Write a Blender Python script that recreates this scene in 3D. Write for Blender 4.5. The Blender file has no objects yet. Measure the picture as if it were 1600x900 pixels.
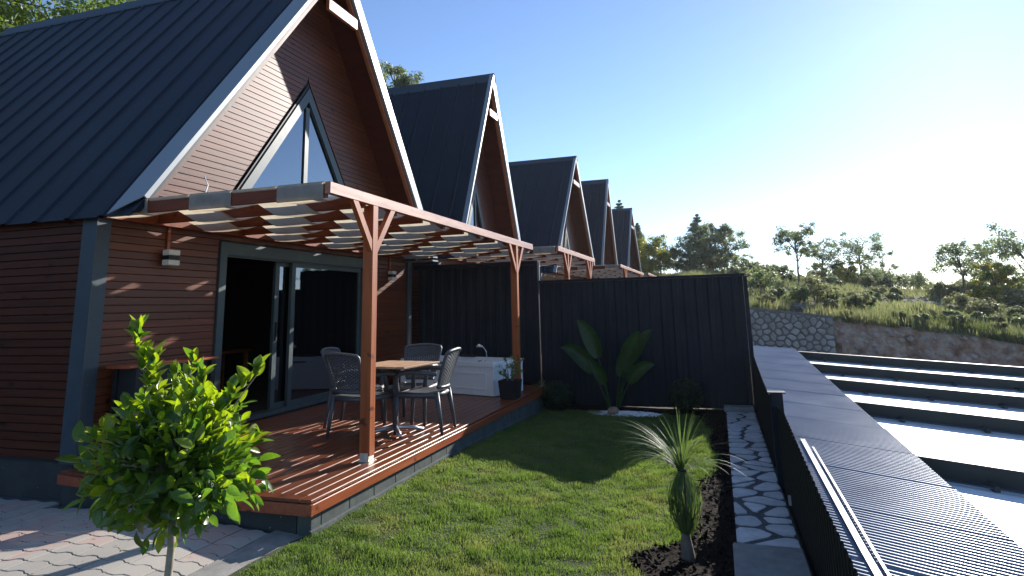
import bpy, math, random
import numpy as np
from mathutils import Vector, Matrix, noise as mnoise

rnd = random.Random(7)
rng = np.random.default_rng(7)
R = math.radians
sc = bpy.context.scene
col = sc.collection

# ------------------------------------------------------------------ camera
cam_d = bpy.data.cameras.new("camera")
cam = bpy.data.objects.new("camera", cam_d)
col.objects.link(cam)
cam_d.sensor_width = 36.0
cam_d.lens = 36.0 * 979.4 / 1600
cam_d.shift_y = -152.0 / 1600
cam_d.clip_start = 0.05
cam_d.clip_end = 6000
YAW, PITCH, ROLL = 0.307753, 0.18336, 0.0237065
fwd = Vector((math.cos(YAW) * math.cos(PITCH), math.sin(YAW) * math.cos(PITCH), math.sin(PITCH)))
rt = Vector((math.sin(YAW), -math.cos(YAW), 0))
dn = fwd.cross(rt)
cr, sr = math.cos(ROLL), math.sin(ROLL)
right = rt * cr + dn * sr
down = dn * cr - rt * sr
m = Matrix((right, -down, -fwd)).transposed().to_4x4()
m.translation = Vector((0, 0, 1.75))
cam.matrix_world = m
sc.camera = cam

# ------------------------------------------------------------------ sky, sun, exposure
SUN_AZ, SUN_EL = R(-20.0), R(22.0)
world = bpy.data.worlds.new("World")
sc.world = world
world.use_nodes = True
wn = world.node_tree
bg = wn.nodes["Background"]
sky = wn.nodes.new("ShaderNodeTexSky")
sky.sky_type = 'NISHITA'
sky.sun_disc = False
sky.sun_elevation = SUN_EL
sky.sun_rotation = R(90) - SUN_AZ
sky.altitude = 1500
sky.air_density = 1.0
sky.dust_density = 0.25
sky.ozone_density = 3.5
wb = wn.nodes.new("ShaderNodeMix")          # camera white balance: slightly cool
wb.data_type = 'RGBA'; wb.blend_type = 'MULTIPLY'
wb.inputs[0].default_value = 1.0
wb.inputs[7].default_value = (1.22, 1.18, 1.20, 1)
wn.links.new(sky.outputs[0], wb.inputs[6])
wn.links.new(wb.outputs[2], bg.inputs[0])
bg.inputs[1].default_value = 0.098
sun_d = bpy.data.lights.new("sun", 'SUN')
sun_d.energy = 5.0
sun_d.angle = R(0.53)
sun_d.color = (1.0, 0.94, 0.86)
sun = bpy.data.objects.new("sun", sun_d)
col.objects.link(sun)
sd = Vector((math.cos(SUN_AZ) * math.cos(SUN_EL), math.sin(SUN_AZ) * math.cos(SUN_EL), math.sin(SUN_EL)))
sun.rotation_euler = sd.to_track_quat('Z', 'Y').to_euler()
sc.view_settings.view_transform = 'Standard'
sc.view_settings.look = 'None'
sc.view_settings.exposure = 0.88
sc.view_settings.gamma = 1.0
sc.cycles.max_bounces = 8
sc.cycles.transparent_max_bounces = 12

# ------------------------------------------------------------------ materials
def nodes_of(name):
    mt = bpy.data.materials.new(name)
    mt.use_nodes = True
    nt = mt.node_tree
    return mt, nt, nt.nodes["Principled BSDF"]

def ramp(nt, fac, stops):
    r = nt.nodes.new("ShaderNodeValToRGB")
    el = r.color_ramp.elements
    while len(el) < len(stops):
        el.new(0.5)
    for e, (p, c) in zip(el, stops):
        e.position = p
        e.color = (*c, 1)
    nt.links.new(fac, r.inputs[0])
    return r.outputs[0]

def pos(nt, scale=(1, 1, 1), kind="geo"):
    mp = nt.nodes.new("ShaderNodeMapping")
    mp.inputs["Scale"].default_value = scale
    if kind == "geo":
        g = nt.nodes.new("ShaderNodeNewGeometry")
        nt.links.new(g.outputs["Position"], mp.inputs[0])
    else:
        g = nt.nodes.new("ShaderNodeTexCoord")
        nt.links.new(g.outputs["Object"], mp.inputs[0])
    return mp.outputs[0]

def noise_n(nt, vec, scale, detail=4, rough=0.55, dist=0.0):
    n = nt.nodes.new("ShaderNodeTexNoise")
    n.inputs["Scale"].default_value = scale
    n.inputs["Detail"].default_value = detail
    n.inputs["Roughness"].default_value = rough
    n.inputs["Distortion"].default_value = dist
    nt.links.new(vec, n.inputs["Vector"])
    return n.outputs[0]

def mix(nt, fac, a, b, mode='MIX'):
    mx = nt.nodes.new("ShaderNodeMix")
    mx.data_type = 'RGBA'
    mx.blend_type = mode
    for sock, v in ((mx.inputs[0], fac), (mx.inputs[6], a), (mx.inputs[7], b)):
        if isinstance(v, (int, float)):
            sock.default_value = v
        elif isinstance(v, tuple):
            sock.default_value = (*v, 1)
        else:
            nt.links.new(v, sock)
    return mx.outputs[2]

def math_n(nt, op, a, b=0.0):
    n = nt.nodes.new("ShaderNodeMath")
    n.operation = op
    for i, v in enumerate((a, b)):
        if isinstance(v, (int, float)):
            n.inputs[i].default_value = v
        else:
            nt.links.new(v, n.inputs[i])
    return n.outputs[0]

def bump(nt, bsdf, h, strength=0.3, dist=0.01):
    b = nt.nodes.new("ShaderNodeBump")
    b.inputs["Strength"].default_value = strength
    b.inputs["Distance"].default_value = dist
    nt.links.new(h, b.inputs["Height"])
    nt.links.new(b.outputs[0], bsdf.inputs["Normal"])
    return b

def obj_rand(nt):
    n = nt.nodes.new("ShaderNodeObjectInfo")
    return n.outputs["Random"]

def wood_mat(name, dark, light, grain=(2, 30, 30), rough=0.38, spec=0.5, var=0.35, coat=0.0, knots=True, kind="geo", bmp=0.25, fine=True):
    mt, nt, b = nodes_of(name)
    v = pos(nt, grain, kind)
    r = obj_rand(nt)
    ad = nt.nodes.new("ShaderNodeVectorMath")
    ad.operation = 'ADD'
    cmb = nt.nodes.new("ShaderNodeCombineXYZ")
    rm = math_n(nt, 'MULTIPLY', r, 37.0)
    for i in range(3):
        nt.links.new(rm, cmb.inputs[i])
    nt.links.new(v, ad.inputs[0])
    nt.links.new(cmb.outputs[0], ad.inputs[1])
    n1 = noise_n(nt, ad.outputs[0], 1.0, 6, 0.62, 0.6)
    c = ramp(nt, n1, [(0.3, dark), (0.7, light)])
    c = mix(nt, math_n(nt, 'MULTIPLY', r, var), c, tuple(x * 0.45 for x in dark), 'MIX')
    if knots:
        vo = nt.nodes.new("ShaderNodeTexNoise")
        vo.inputs["Scale"].default_value = 5.0
        vo.inputs["Detail"].default_value = 1
        nt.links.new(pos(nt, (1.0, 1.0, 1.7), kind), vo.inputs["Vector"])
        k = ramp(nt, vo.outputs[0], [(0.70, (0, 0, 0)), (0.76, (1, 1, 1))])
        c = mix(nt, k, c, tuple(x * 0.3 for x in dark))
    nt.links.new(c, b.inputs["Base Color"])
    rr = nt.nodes.new("ShaderNodeMapRange")
    rr.inputs[3].default_value = rough - 0.08
    rr.inputs[4].default_value = rough + 0.15
    nt.links.new(n1, rr.inputs[0])
    nt.links.new(rr.outputs[0], b.inputs["Roughness"])
    b.inputs["Specular IOR Level"].default_value = spec
    b.inputs["Coat Weight"].default_value = coat
    b.inputs["Coat Roughness"].default_value = 0.2
    bump(nt, b, n1, bmp, 0.004)
    return mt

def paint_mat(name, colr, rough=0.4, spec=0.5, metallic=0.0, dirt=0.25, dscale=6.0, dcol=None, speck=0.0, bmp=0.05, kind="geo", coat=0.0, bdist=0.01):
    mt, nt, b = nodes_of(name)
    v = pos(nt, (1, 1, 1), kind)
    n1 = noise_n(nt, v, dscale, 6, 0.6)
    f = ramp(nt, n1, [(0.42, (0, 0, 0)), (0.75, (1, 1, 1))])
    f2 = math_n(nt, 'MULTIPLY', f, dirt)
    c = mix(nt, f2, colr, dcol or tuple(min(1, x * 1.7 + 0.02) for x in colr))
    if speck > 0:
        n2 = noise_n(nt, v, 46.0, 2, 0.5)
        s = ramp(nt, n2, [(0.72, (0, 0, 0)), (0.76, (1, 1, 1))])
        c = mix(nt, math_n(nt, 'MULTIPLY', s, speck), c, (0.35, 0.35, 0.33))
    nt.links.new(c, b.inputs["Base Color"])
    rr = nt.nodes.new("ShaderNodeMapRange")
    rr.inputs[3].default_value = max(0.03, rough - 0.06)
    rr.inputs[4].default_value = rough + 0.14
    nt.links.new(n1, rr.inputs[0])
    nt.links.new(rr.outputs[0], b.inputs["Roughness"])
    b.inputs["Metallic"].default_value = metallic
    b.inputs["Specular IOR Level"].default_value = spec
    b.inputs["Coat Weight"].default_value = coat
    if bmp:
        bump(nt, b, n1 if bdist < 0.02 else noise_n(nt, v, dscale, 2, 0.4), bmp, bdist)
    return mt

def rock_mat(name, stops, scale=9, rough=0.85, bmp=0.6, bscale=40, var=0.3, bdist=0.01, kind="geo"):
    mt, nt, b = nodes_of(name)
    v = pos(nt, (1, 1, 1), kind)
    n1 = noise_n(nt, v, scale, 8, 0.65)
    c = ramp(nt, n1, stops)
    r = obj_rand(nt)
    c = mix(nt, math_n(nt, 'MULTIPLY', r, var), c, tuple(x * 0.55 for x in stops[0][1]))
    nt.links.new(c, b.inputs["Base Color"])
    b.inputs["Roughness"].default_value = rough
    n2 = noise_n(nt, v, bscale, 6, 0.7)
    bump(nt, b, n2, bmp, bdist)
    return mt

def leaf_mat(name, dark, light, trans=0.5, rough=0.4, nscale=1.2, warm=None, kind="geo", spec=0.5, nlo=0.35, nhi=0.65):
    mt, nt, b = nodes_of(name)
    out = nt.nodes["Material Output"]
    v = pos(nt, (1, 1, 1), kind)
    n1 = noise_n(nt, v, nscale, 5, 0.7)
    c = ramp(nt, n1, [(nlo, dark), (nhi, light)])
    n3 = noise_n(nt, v, nscale * 14, 2, 0.6)
    c = mix(nt, ramp(nt, n3, [(0.4, (0, 0, 0)), (0.7, (0.6, 0.6, 0.6))]), c, tuple(x * 0.5 for x in dark))
    if warm:
        n2 = noise_n(nt, v, nscale * 2.3, 4, 0.6)
        c = mix(nt, ramp(nt, n2, [(0.51, (0, 0, 0)), (0.66, (1, 1, 1))]), c, warm)
    r = obj_rand(nt)
    c = mix(nt, math_n(nt, 'MULTIPLY', r, 0.35), c, light)
    nt.links.new(c, b.inputs["Base Color"])
    b.inputs["Roughness"].default_value = rough
    b.inputs["Specular IOR Level"].default_value = spec
    tr = nt.nodes.new("ShaderNodeBsdfTranslucent")
    c2 = mix(nt, 0.45, c, (0.85, 0.85, 0.20), 'MULTIPLY')
    c2 = mix(nt, 0.5, c2, c)
    g = nt.nodes.new("ShaderNodeHueSaturation")
    g.inputs["Saturation"].default_value = 1.1
    g.inputs["Value"].default_value = 2.2
    nt.links.new(c2, g.inputs["Color"])
    nt.links.new(g.outputs[0], tr.inputs[0])
    ms = nt.nodes.new("ShaderNodeMixShader")
    ms.inputs[0].default_value = trans
    nt.links.new(b.outputs[0], ms.inputs[1])
    nt.links.new(tr.outputs[0], ms.inputs[2])
    nt.links.new(ms.outputs[0], out.inputs[0])
    return mt

def glass_mat(name, refl=0.35, tint=(0.75, 0.8, 0.85), rcol=(0.8, 0.88, 1.0), rough=0.01):
    mt, nt, b = nodes_of(name)
    out = nt.nodes["Material Output"]
    nt.nodes.remove(b)
    gl = nt.nodes.new("ShaderNodeBsdfGlossy")
    gl.inputs["Roughness"].default_value = rough
    gl.inputs["Color"].default_value = (*rcol, 1)
    tp = nt.nodes.new("ShaderNodeBsdfTransparent")
    tp.inputs[0].default_value = (*tint, 1)
    lw = nt.nodes.new("ShaderNodeFresnel")
    lw.inputs[0].default_value = 1.5
    f = math_n(nt, 'ADD', lw.outputs[0], refl)
    mn = math_n(nt, 'MINIMUM', f, 1.0)
    ms = nt.nodes.new("ShaderNodeMixShader")
    nt.links.new(mn, ms.inputs[0])
    nt.links.new(tp.outputs[0], ms.inputs[1])
    nt.links.new(gl.outputs[0], ms.inputs[2])
    nt.links.new(ms.outputs[0], out.inputs[0])
    return mt

M = {}
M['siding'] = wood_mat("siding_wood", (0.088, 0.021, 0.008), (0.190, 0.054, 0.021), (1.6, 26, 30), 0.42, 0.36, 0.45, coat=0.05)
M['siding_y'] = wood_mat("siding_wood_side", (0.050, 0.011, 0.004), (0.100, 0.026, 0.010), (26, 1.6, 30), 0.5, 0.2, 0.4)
M['soffit'] = wood_mat("soffit_wood", (0.055, 0.010, 0.005), (0.11, 0.024, 0.010), (8, 2, 8), 0.45, 0.4, 0.3)
M['deck'] = wood_mat("deck_wood", (0.11, 0.025, 0.007), (0.24, 0.066, 0.018), (1.4, 40, 40), 0.32, 0.42, 0.4, coat=0.12, knots=True)
M['fascia_wood'] = wood_mat("fascia_wood", (0.22, 0.042, 0.014), (0.40, 0.095, 0.032), (1.2, 25, 25), 0.35, 0.5, 0.2, coat=0.2)
M['frame_wood'] = wood_mat("pergola_wood", (0.27, 0.078, 0.027), (0.47, 0.170, 0.068), (2, 20, 20), 0.38, 0.5, 0.25, coat=0.2)
M['rafter_wood'] = wood_mat("rafter_wood", (0.14, 0.030, 0.011), (0.27, 0.068, 0.025), (20, 2, 20), 0.5, 0.22, 0.3)
M['post_wood'] = wood_mat("post_wood", (0.25, 0.056, 0.012), (0.43, 0.112, 0.026), (20, 20, 1.6), 0.46, 0.3, 0.2, coat=0.05)
M['table_wood'] = wood_mat("table_wood", (0.36, 0.20, 0.11), (0.55, 0.34, 0.20), (14, 2, 14), 0.45, 0.4, 0.2, kind="obj", knots=False)
M['metal'] = paint_mat("roof_metal", (0.010, 0.015, 0.023), 0.46, 0.32, 0.0, 0.3, 1.3, speck=0.35, bmp=0.25, bdist=0.04)
M['fence'] = paint_mat("fence_metal", (0.009, 0.013, 0.020), 0.48, 0.16, 0.0, 0.3, 1.6, bmp=0.35, bdist=0.05)
M['fence_side'] = paint_mat("side_fence_metal", (0.014, 0.014, 0.011), 0.6, 0.15, 0.0, 0.25, 3.0, bmp=0.1)
M['flashing'] = paint_mat("flashing_metal", (0.27, 0.295, 0.31), 0.40, 0.5, 0.1, 0.35, 3.0, speck=0.4, dcol=(0.26, 0.28, 0.29))
M['cap_metal'] = paint_mat("ridge_metal", (0.030, 0.040, 0.050), 0.42, 0.6, 0.0, 0.3, 2.0)
M['fascia_metal'] = paint_mat("fascia_metal", (0.25, 0.285, 0.315), 0.36, 0.6, 0.2, 0.35, 3.0, speck=0.4, dcol=(0.45, 0.46, 0.45))
M['strip_metal'] = paint_mat("corrugated_metal", (0.17, 0.205, 0.26), 0.30, 0.6, 0.4, 0.3, 1.6, bmp=0.05)
M['trim'] = paint_mat("trim_metal", (0.026, 0.045, 0.062), 0.42, 0.5, 0.0, 0.3, 5.0, speck=0.3)
M['frame'] = paint_mat("window_frame", (0.040, 0.066, 0.075), 0.42, 0.45, 0.0, 0.35, 7.0, dcol=(0.10, 0.125, 0.125))
M['black'] = paint_mat("black_trim", (0.008, 0.009, 0.010), 0.5, 0.4, 0.0, 0.2, 5)
M['glass'] = glass_mat("window_glass", 0.30)
M['glass_gable'] = glass_mat("gable_glass", 0.0, (0.06, 0.08, 0.10), (0.20, 0.225, 0.25))
M['glass_door'] = glass_mat("door_glass", 0.13, (0.45, 0.5, 0.5), (0.60, 0.68, 0.82))
M['plinth'] = paint_mat("plinth_paint", (0.030, 0.036, 0.036), 0.75, 0.3, 0.0, 0.5, 4, speck=0.7, bmp=0.3, dcol=(0.07, 0.075, 0.07))
M['block'] = paint_mat("block_paint", (0.065, 0.078, 0.075), 0.8, 0.2, 0.0, 0.5, 7, speck=0.5, bmp=0.5, dcol=(0.16, 0.18, 0.165))
M['interior'] = paint_mat("interior_wall", (0.10, 0.095, 0.085), 0.9, 0.2, 0.0, 0.2, 3)
M['white'] = paint_mat("white_acrylic", (0.78, 0.80, 0.83), 0.25, 0.5, 0.0, 0.1, 3, bmp=0.0, dcol=(0.6, 0.62, 0.62))
M['panel_white'] = paint_mat("roof_sheet_white", (0.80, 0.81, 0.80), 0.45, 0.5, 0.0, 0.45, 1.1, bmp=0.0, dcol=(0.64, 0.66, 0.65))
M['beam_dark'] = paint_mat("carport_beam", (0.030, 0.034, 0.030), 0.5, 0.4, 0.0, 0.3, 5, speck=0.3)
M['alu'] = paint_mat("aluminium", (0.42, 0.42, 0.44), 0.38, 0.5, 0.8, 0.2, 12)
M['chrome'] = paint_mat("chrome", (0.7, 0.7, 0.7), 0.12, 0.6, 1.0, 0.1, 12)
M['galv'] = paint_mat("galvanised_steel", (0.55, 0.52, 0.42), 0.4, 0.6, 0.7, 0.4, 20)
M['lamp_white'] = paint_mat("lamp_housing", (0.62, 0.62, 0.55), 0.45, 0.5, 0.0, 0.3, 20)
M['resin'] = paint_mat("chair_resin", (0.060, 0.068, 0.078), 0.42, 0.55, 0.0, 0.2, 20, kind="obj")
M['concrete'] = rock_mat("concrete", [(0.3, (0.20, 0.19, 0.175)), (0.7, (0.34, 0.325, 0.30))], 7, 0.9, 0.5, 60, 0.2, 0.006)
M['flag'] = rock_mat("flagstone", [(0.3, (0.46, 0.46, 0.44)), (0.7, (0.76, 0.75, 0.72))], 8, 0.7, 0.5, 35, 0.4, 0.006)
M['mortar'] = rock_mat("mortar", [(0.3, (0.05, 0.055, 0.055)), (0.7, (0.11, 0.115, 0.115))], 12, 0.9, 0.5, 60, 0.0)
M['stone'] = rock_mat("wall_stone", [(0.3, (0.36, 0.33, 0.29)), (0.7, (0.58, 0.54, 0.49))], 3, 0.9, 0.6, 14, 0.55, 0.03)
M['wall_mortar'] = rock_mat("wall_mortar", [(0.3, (0.17, 0.155, 0.14)), (0.7, (0.26, 0.24, 0.215))], 5, 0.95, 0.5, 20, 0.0, 0.02)
M['pebble'] = rock_mat("white_pebble", [(0.3, (0.62, 0.62, 0.62)), (0.7, (0.85, 0.85, 0.84))], 9, 0.6, 0.2, 40, 0.0)
M['boulder'] = rock_mat("brown_boulder", [(0.3, (0.20, 0.13, 0.09)), (0.7, (0.36, 0.26, 0.18))], 9, 0.85, 0.5, 30, 0.0)
M['bark'] = rock_mat("bark", [(0.35, (0.11, 0.09, 0.07)), (0.7, (0.23, 0.19, 0.15))], 12, 0.9, 0.8, 30, 0.2, 0.02)
M['pale_bark'] = rock_mat("pale_bark", [(0.35, (0.24, 0.19, 0.14)), (0.7, (0.38, 0.32, 0.25))], 20, 0.8, 0.5, 90, 0.0, 0.003)
M['mulch'] = rock_mat("bark_mulch", [(0.35, (0.008, 0.0055, 0.004)), (0.7, (0.026, 0.016, 0.012))], 30, 0.9, 0.9, 60, 0.0)
M['bank'] = rock_mat("red_bank", [(0.36, (0.26, 0.14, 0.09)), (0.5, (0.42, 0.26, 0.18)), (0.66, (0.58, 0.46, 0.36))], 2.6, 0.95, 1.0, 9, 0.0, 0.08)
M['bank_rock'] = rock_mat("bank_rock", [(0.3, (0.34, 0.24, 0.18)), (0.7, (0.60, 0.50, 0.42))], 3, 0.9, 0.6, 14, 0.4, 0.03)
M['soil'] = rock_mat("soil", [(0.35, (0.06, 0.045, 0.03)), (0.7, (0.13, 0.10, 0.07))], 6, 0.95, 0.6, 40, 0.0)
M['grass'] = leaf_mat("lawn_grass", (0.062, 0.112, 0.026), (0.160, 0.220, 0.060), 0.40, 0.5, 0.9, warm=(0.165, 0.175, 0.065), spec=0.3)
M['ficus'] = leaf_mat("ficus_leaf", (0.045, 0.100, 0.018), (0.11, 0.19, 0.030), 0.50, 0.30, 9, spec=0.6)
M['ficus_young'] = leaf_mat("ficus_young_leaf", (0.13, 0.20, 0.024), (0.24, 0.30, 0.04), 0.55, 0.32, 9, spec=0.6)
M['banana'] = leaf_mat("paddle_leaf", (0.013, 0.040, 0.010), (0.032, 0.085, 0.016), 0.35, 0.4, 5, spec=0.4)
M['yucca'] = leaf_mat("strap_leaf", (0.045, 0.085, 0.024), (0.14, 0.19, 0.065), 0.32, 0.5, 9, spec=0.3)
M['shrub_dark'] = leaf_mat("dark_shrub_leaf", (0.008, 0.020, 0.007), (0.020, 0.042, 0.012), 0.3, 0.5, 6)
M['tree'] = leaf_mat("tree_leaf", (0.10, 0.130, 0.070), (0.165, 0.195, 0.10), 0.5, 0.5, 0.7)
M['pine'] = leaf_mat("pine_needle", (0.090, 0.118, 0.068), (0.145, 0.175, 0.10), 0.45, 0.5, 0.6)
M['yellow'] = leaf_mat("broom_leaf", (0.10, 0.14, 0.03), (0.20, 0.23, 0.05), 0.35, 0.5, 0.9, warm=(0.50, 0.36, 0.03))
M['bright_tree'] = leaf_mat("sunlit_leaf", (0.06, 0.10, 0.022), (0.20, 0.26, 0.06), 0.4, 0.5, 0.5)
M['hill_grass'] = leaf_mat("hill_grass", (0.12, 0.135, 0.070), (0.24, 0.245, 0.13), 0.40, 0.6, 0.14, warm=(0.07, 0.09, 0.035), spec=0.2)
M['scrub'] = leaf_mat("scrub_leaf", (0.10, 0.115, 0.065), (0.18, 0.190, 0.105), 0.48, 0.6, 0.5, spec=0.2)

M['mulch'].node_tree.nodes['Principled BSDF'].inputs['Specular IOR Level'].default_value = 0.08
# lawn base
mt, nt, b = nodes_of("lawn_turf")
v = pos(nt)
n1 = noise_n(nt, v, 2.2, 6, 0.7)
c = ramp(nt, n1, [(0.35, (0.035, 0.055, 0.016)), (0.55, (0.06, 0.075, 0.025)), (0.72, (0.13, 0.095, 0.05))])
nt.links.new(c, b.inputs["Base Color"]); b.inputs["Roughness"].default_value = 1.0
bump(nt, b, noise_n(nt, v, 60, 4, 0.7), 0.8, 0.02)
M['turf'] = mt

# hill ground: dry grass, dark stony patches, green
mt, nt, b = nodes_of("hill_ground")
v = pos(nt)
n1 = noise_n(nt, v, 0.16, 8, 0.65)
n2 = noise_n(nt, v, 1.3, 8, 0.75)
c = ramp(nt, n1, [(0.36, (0.075, 0.062, 0.055)), (0.47, (0.12, 0.10, 0.065)), (0.56, (0.13, 0.14, 0.055)), (0.72, (0.20, 0.18, 0.08))])
c = mix(nt, ramp(nt, n2, [(0.45, (0, 0, 0)), (0.65, (1, 1, 1))]), c, (0.06, 0.06, 0.05))
nt.links.new(c, b.inputs["Base Color"]); b.inputs["Roughness"].default_value = 1.0
bump(nt, b, noise_n(nt, v, 2.0, 8, 0.8), 1.0, 0.25)
M['hill'] = mt

# pavers: grey, some reddish
mt, nt, b = nodes_of("concrete_paver")
v = pos(nt)
rr_ = obj_rand(nt)
big = noise_n(nt, pos(nt, (0.9, 0.9, 0)), 1.0, 2, 0.5)
s_ = math_n(nt, 'ADD', math_n(nt, 'MULTIPLY', rr_, 0.16), big)
base = ramp(nt, s_, [(0.46, (0.33, 0.305, 0.265)), (0.66, (0.42, 0.385, 0.33)), (0.70, (0.44, 0.33, 0.28)), (0.8, (0.45, 0.31, 0.26))])
n1 = noise_n(nt, v, 60, 5, 0.7)
base = mix(nt, ramp(nt, n1, [(0.4, (0, 0, 0)), (0.75, (0.45, 0.45, 0.45))]), base, (0.40, 0.37, 0.33))
nt.links.new(base, b.inputs["Base Color"]); b.inputs["Roughness"].default_value = 0.85
bump(nt, b, n1, 0.4, 0.003)
M['paver'] = mt

# woven awning cloth
mt, nt, b = nodes_of("awning_cloth")
out = nt.nodes["Material Output"]
v = pos(nt)
n1 = noise_n(nt, v, 9, 5, 0.6)
c = ramp(nt, n1, [(0.3, (0.40, 0.37, 0.325)), (0.7, (0.52, 0.49, 0.44))])
nt.links.new(c, b.inputs["Base Color"]); b.inputs["Roughness"].default_value = 0.8
b.inputs["Specular IOR Level"].default_value = 0.15
tr = nt.nodes.new("ShaderNodeBsdfTranslucent")
tc = mix(nt, 1.0, c, (1.5, 1.42, 1.18), 'MULTIPLY')
nt.links.new(tc, tr.inputs[0])
ms = nt.nodes.new("ShaderNodeMixShader"); ms.inputs[0].default_value = 0.5
nt.links.new(b.outputs[0], ms.inputs[1]); nt.links.new(tr.outputs[0], ms.inputs[2]); nt.links.new(ms.outputs[0], out.inputs[0])
bump(nt, b, n1, 0.15, 0.02)
M['cloth'] = mt

# far cladding: boards too far away to pick apart
mt, nt, b = nodes_of("far_cladding")
v = pos(nt)
sep = nt.nodes.new("ShaderNodeSeparateXYZ"); nt.links.new(v, sep.inputs[0])
fr = math_n(nt, 'FRACT', math_n(nt, 'MULTIPLY', sep.outputs[2], 1 / 0.0785))
gap = ramp(nt, fr, [(0.0, (0, 0, 0)), (0.08, (0, 0, 0)), (0.16, (1, 1, 1))])
n1 = noise_n(nt, pos(nt, (1.6, 1.6, 26)), 1.0, 5, 0.6)
c = ramp(nt, n1, [(0.3, (0.075, 0.020, 0.014)), (0.7, (0.15, 0.045, 0.028))])
c = mix(nt, gap, (0.01, 0.005, 0.004), c)
nt.links.new(c, b.inputs["Base Color"]); b.inputs["Roughness"].default_value = 0.42
bump(nt, b, gap, 0.6, 0.01)
M['cladding'] = mt

# ------------------------------------------------------------------ mesh helpers
class MB:
    def __init__(s):
        s.v = []; s.f = []
    def add(s, vs, fs):
        o = len(s.v)
        s.v += [tuple(p) for p in vs]
        s.f += [tuple(i + o for i in f) for f in fs]
        return s
    def box(s, x0, x1, y0, y1, z0, z1):
        vs = [(x, y, z) for z in (z0, z1) for y in (y0, y1) for x in (x0, x1)]
        return s.add(vs, [(0, 2, 3, 1), (4, 5, 7, 6), (0, 1, 5, 4), (2, 6, 7, 3), (0, 4, 6, 2), (1, 3, 7, 5)])
    def cbox(s, x0, x1, y0, y1, z0, z1, c=0.004, long='x'):
        """box with its four long edges chamfered"""
        def ring(a0, a1, b0, b1):
            return [(a0 + c, b0), (a1 - c, b0), (a1, b0 + c), (a1, b1 - c), (a1 - c, b1), (a0 + c, b1), (a0, b1 - c), (a0, b0 + c)]
        if long == 'x':
            r = ring(y0, y1, z0, z1); vs = [(x0, a, b) for a, b in r] + [(x1, a, b) for a, b in r]
        elif long == 'y':
            r = ring(x0, x1, z0, z1); vs = [(a, y1, b) for a, b in r] + [(a, y0, b) for a, b in r]
        else:
            r = ring(x0, x1, y0, y1); vs = [(a, b, z0) for a, b in r] + [(a, b, z1) for a, b in r]
        fs = [(i, (i + 1) % 8, 8 + (i + 1) % 8, 8 + i) for i in range(8)]
        fs += [tuple(range(7, -1, -1)), tuple(range(8, 16))]
        return s.add(vs, fs)
    def prism_y(s, poly, y0, y1):
        n = len(poly)
        vs = [(x, y0, z) for x, z in poly] + [(x, y1, z) for x, z in poly]
        fs = [(i, (i + 1) % n, n + (i + 1) % n, n + i) for i in range(n)]
        return s.add(vs, fs + [tuple(range(n - 1, -1, -1)), tuple(range(n, 2 * n))])
    def prism_x(s, poly, x0, x1):
        n = len(poly)
        vs = [(x0, y, z) for y, z in poly] + [(x1, y, z) for y, z in poly]
        fs = [(i, (i + 1) % n, n + (i + 1) % n, n + i) for i in range(n)]
        return s.add(vs, fs + [tuple(range(n - 1, -1, -1)), tuple(range(n, 2 * n))])
    def prism_z(s, poly, z0, z1, top_inset=0.0):
        n = len(poly)
        cx = sum(p[0] for p in poly) / n; cy = sum(p[1] for p in poly) / n
        def ins(p, k):
            d = math.hypot(p[0] - cx, p[1] - cy) + 1e-6
            t = max(0.0, 1 - k / d)
            return (cx + (p[0] - cx) * t, cy + (p[1] - cy) * t)
        if top_inset:
            rings = [[(x, y, z0) for x, y in poly], [(x, y, z1 - top_inset * 0.6) for x, y in poly], [(*ins(p, top_inset), z1) for p in poly]]
        else:
            rings = [[(x, y, z0) for x, y in poly], [(x, y, z1) for x, y in poly]]
        vs = sum(rings, []); fs = []
        for k in range(len(rings) - 1):
            fs += [(k * n + i, k * n + (i + 1) % n, (k + 1) * n + (i + 1) % n, (k + 1) * n + i) for i in range(n)]
        fs += [tuple(range(n - 1, -1, -1)), tuple(range((len(rings) - 1) * n, len(rings) * n))]
        return s.add(vs, fs)
    def bar(s, p, q, w, h, up=(0, 0, 1)):
        p = Vector(p); q = Vector(q); d = (q - p).normalized(); u = Vector(up)
        sx = d.cross(u)
        if sx.length < 1e-4:
            sx = d.cross(Vector((1, 0, 0)))
        sx.normalize(); u = sx.cross(d).normalized()
        vs = []
        for e in (p, q):
            for a, b_ in ((-1, -1), (1, -1), (1, 1), (-1, 1)):
                vs.append(e + sx * a * w / 2 + u * b_ * h / 2)
        return s.add(vs, [(3, 2, 1, 0), (4, 5, 6, 7), (0, 1, 5, 4), (1, 2, 6, 5), (2, 3, 7, 6), (3, 0, 4, 7)])
    def tube(s, pts, rad, n=8, cap=True, flat=1.0):
        pts = [Vector(p) for p in pts]
        if isinstance(rad, (int, float)):
            rad = [rad] * len(pts)
        ref = None; rings = []
        for i, p in enumerate(pts):
            d = (pts[min(i + 1, len(pts) - 1)] - pts[max(i - 1, 0)]).normalized()
            if ref is None:
                ref = d.cross(Vector((0, 0, 1)))
                if ref.length < 0.05:
                    ref = Vector((1, 0, 0))
            a = (ref - d * ref.dot(d)).normalized(); ref = a; bb = d.cross(a)
            rings.append([p + (a * math.cos(t) * flat + bb * math.sin(t)) * rad[i] for t in (2 * math.pi * k / n for k in range(n))])
        vs = sum(rings, []); fs = []
        for k in range(len(rings) - 1):
            fs += [(k * n + i, k * n + (i + 1) % n, (k + 1) * n + (i + 1) % n, (k + 1) * n + i) for i in range(n)]
        if cap:
            fs += [tuple(range(n - 1, -1, -1)), tuple(range((len(rings) - 1) * n, len(rings) * n))]
        return s.add(vs, fs)
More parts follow.
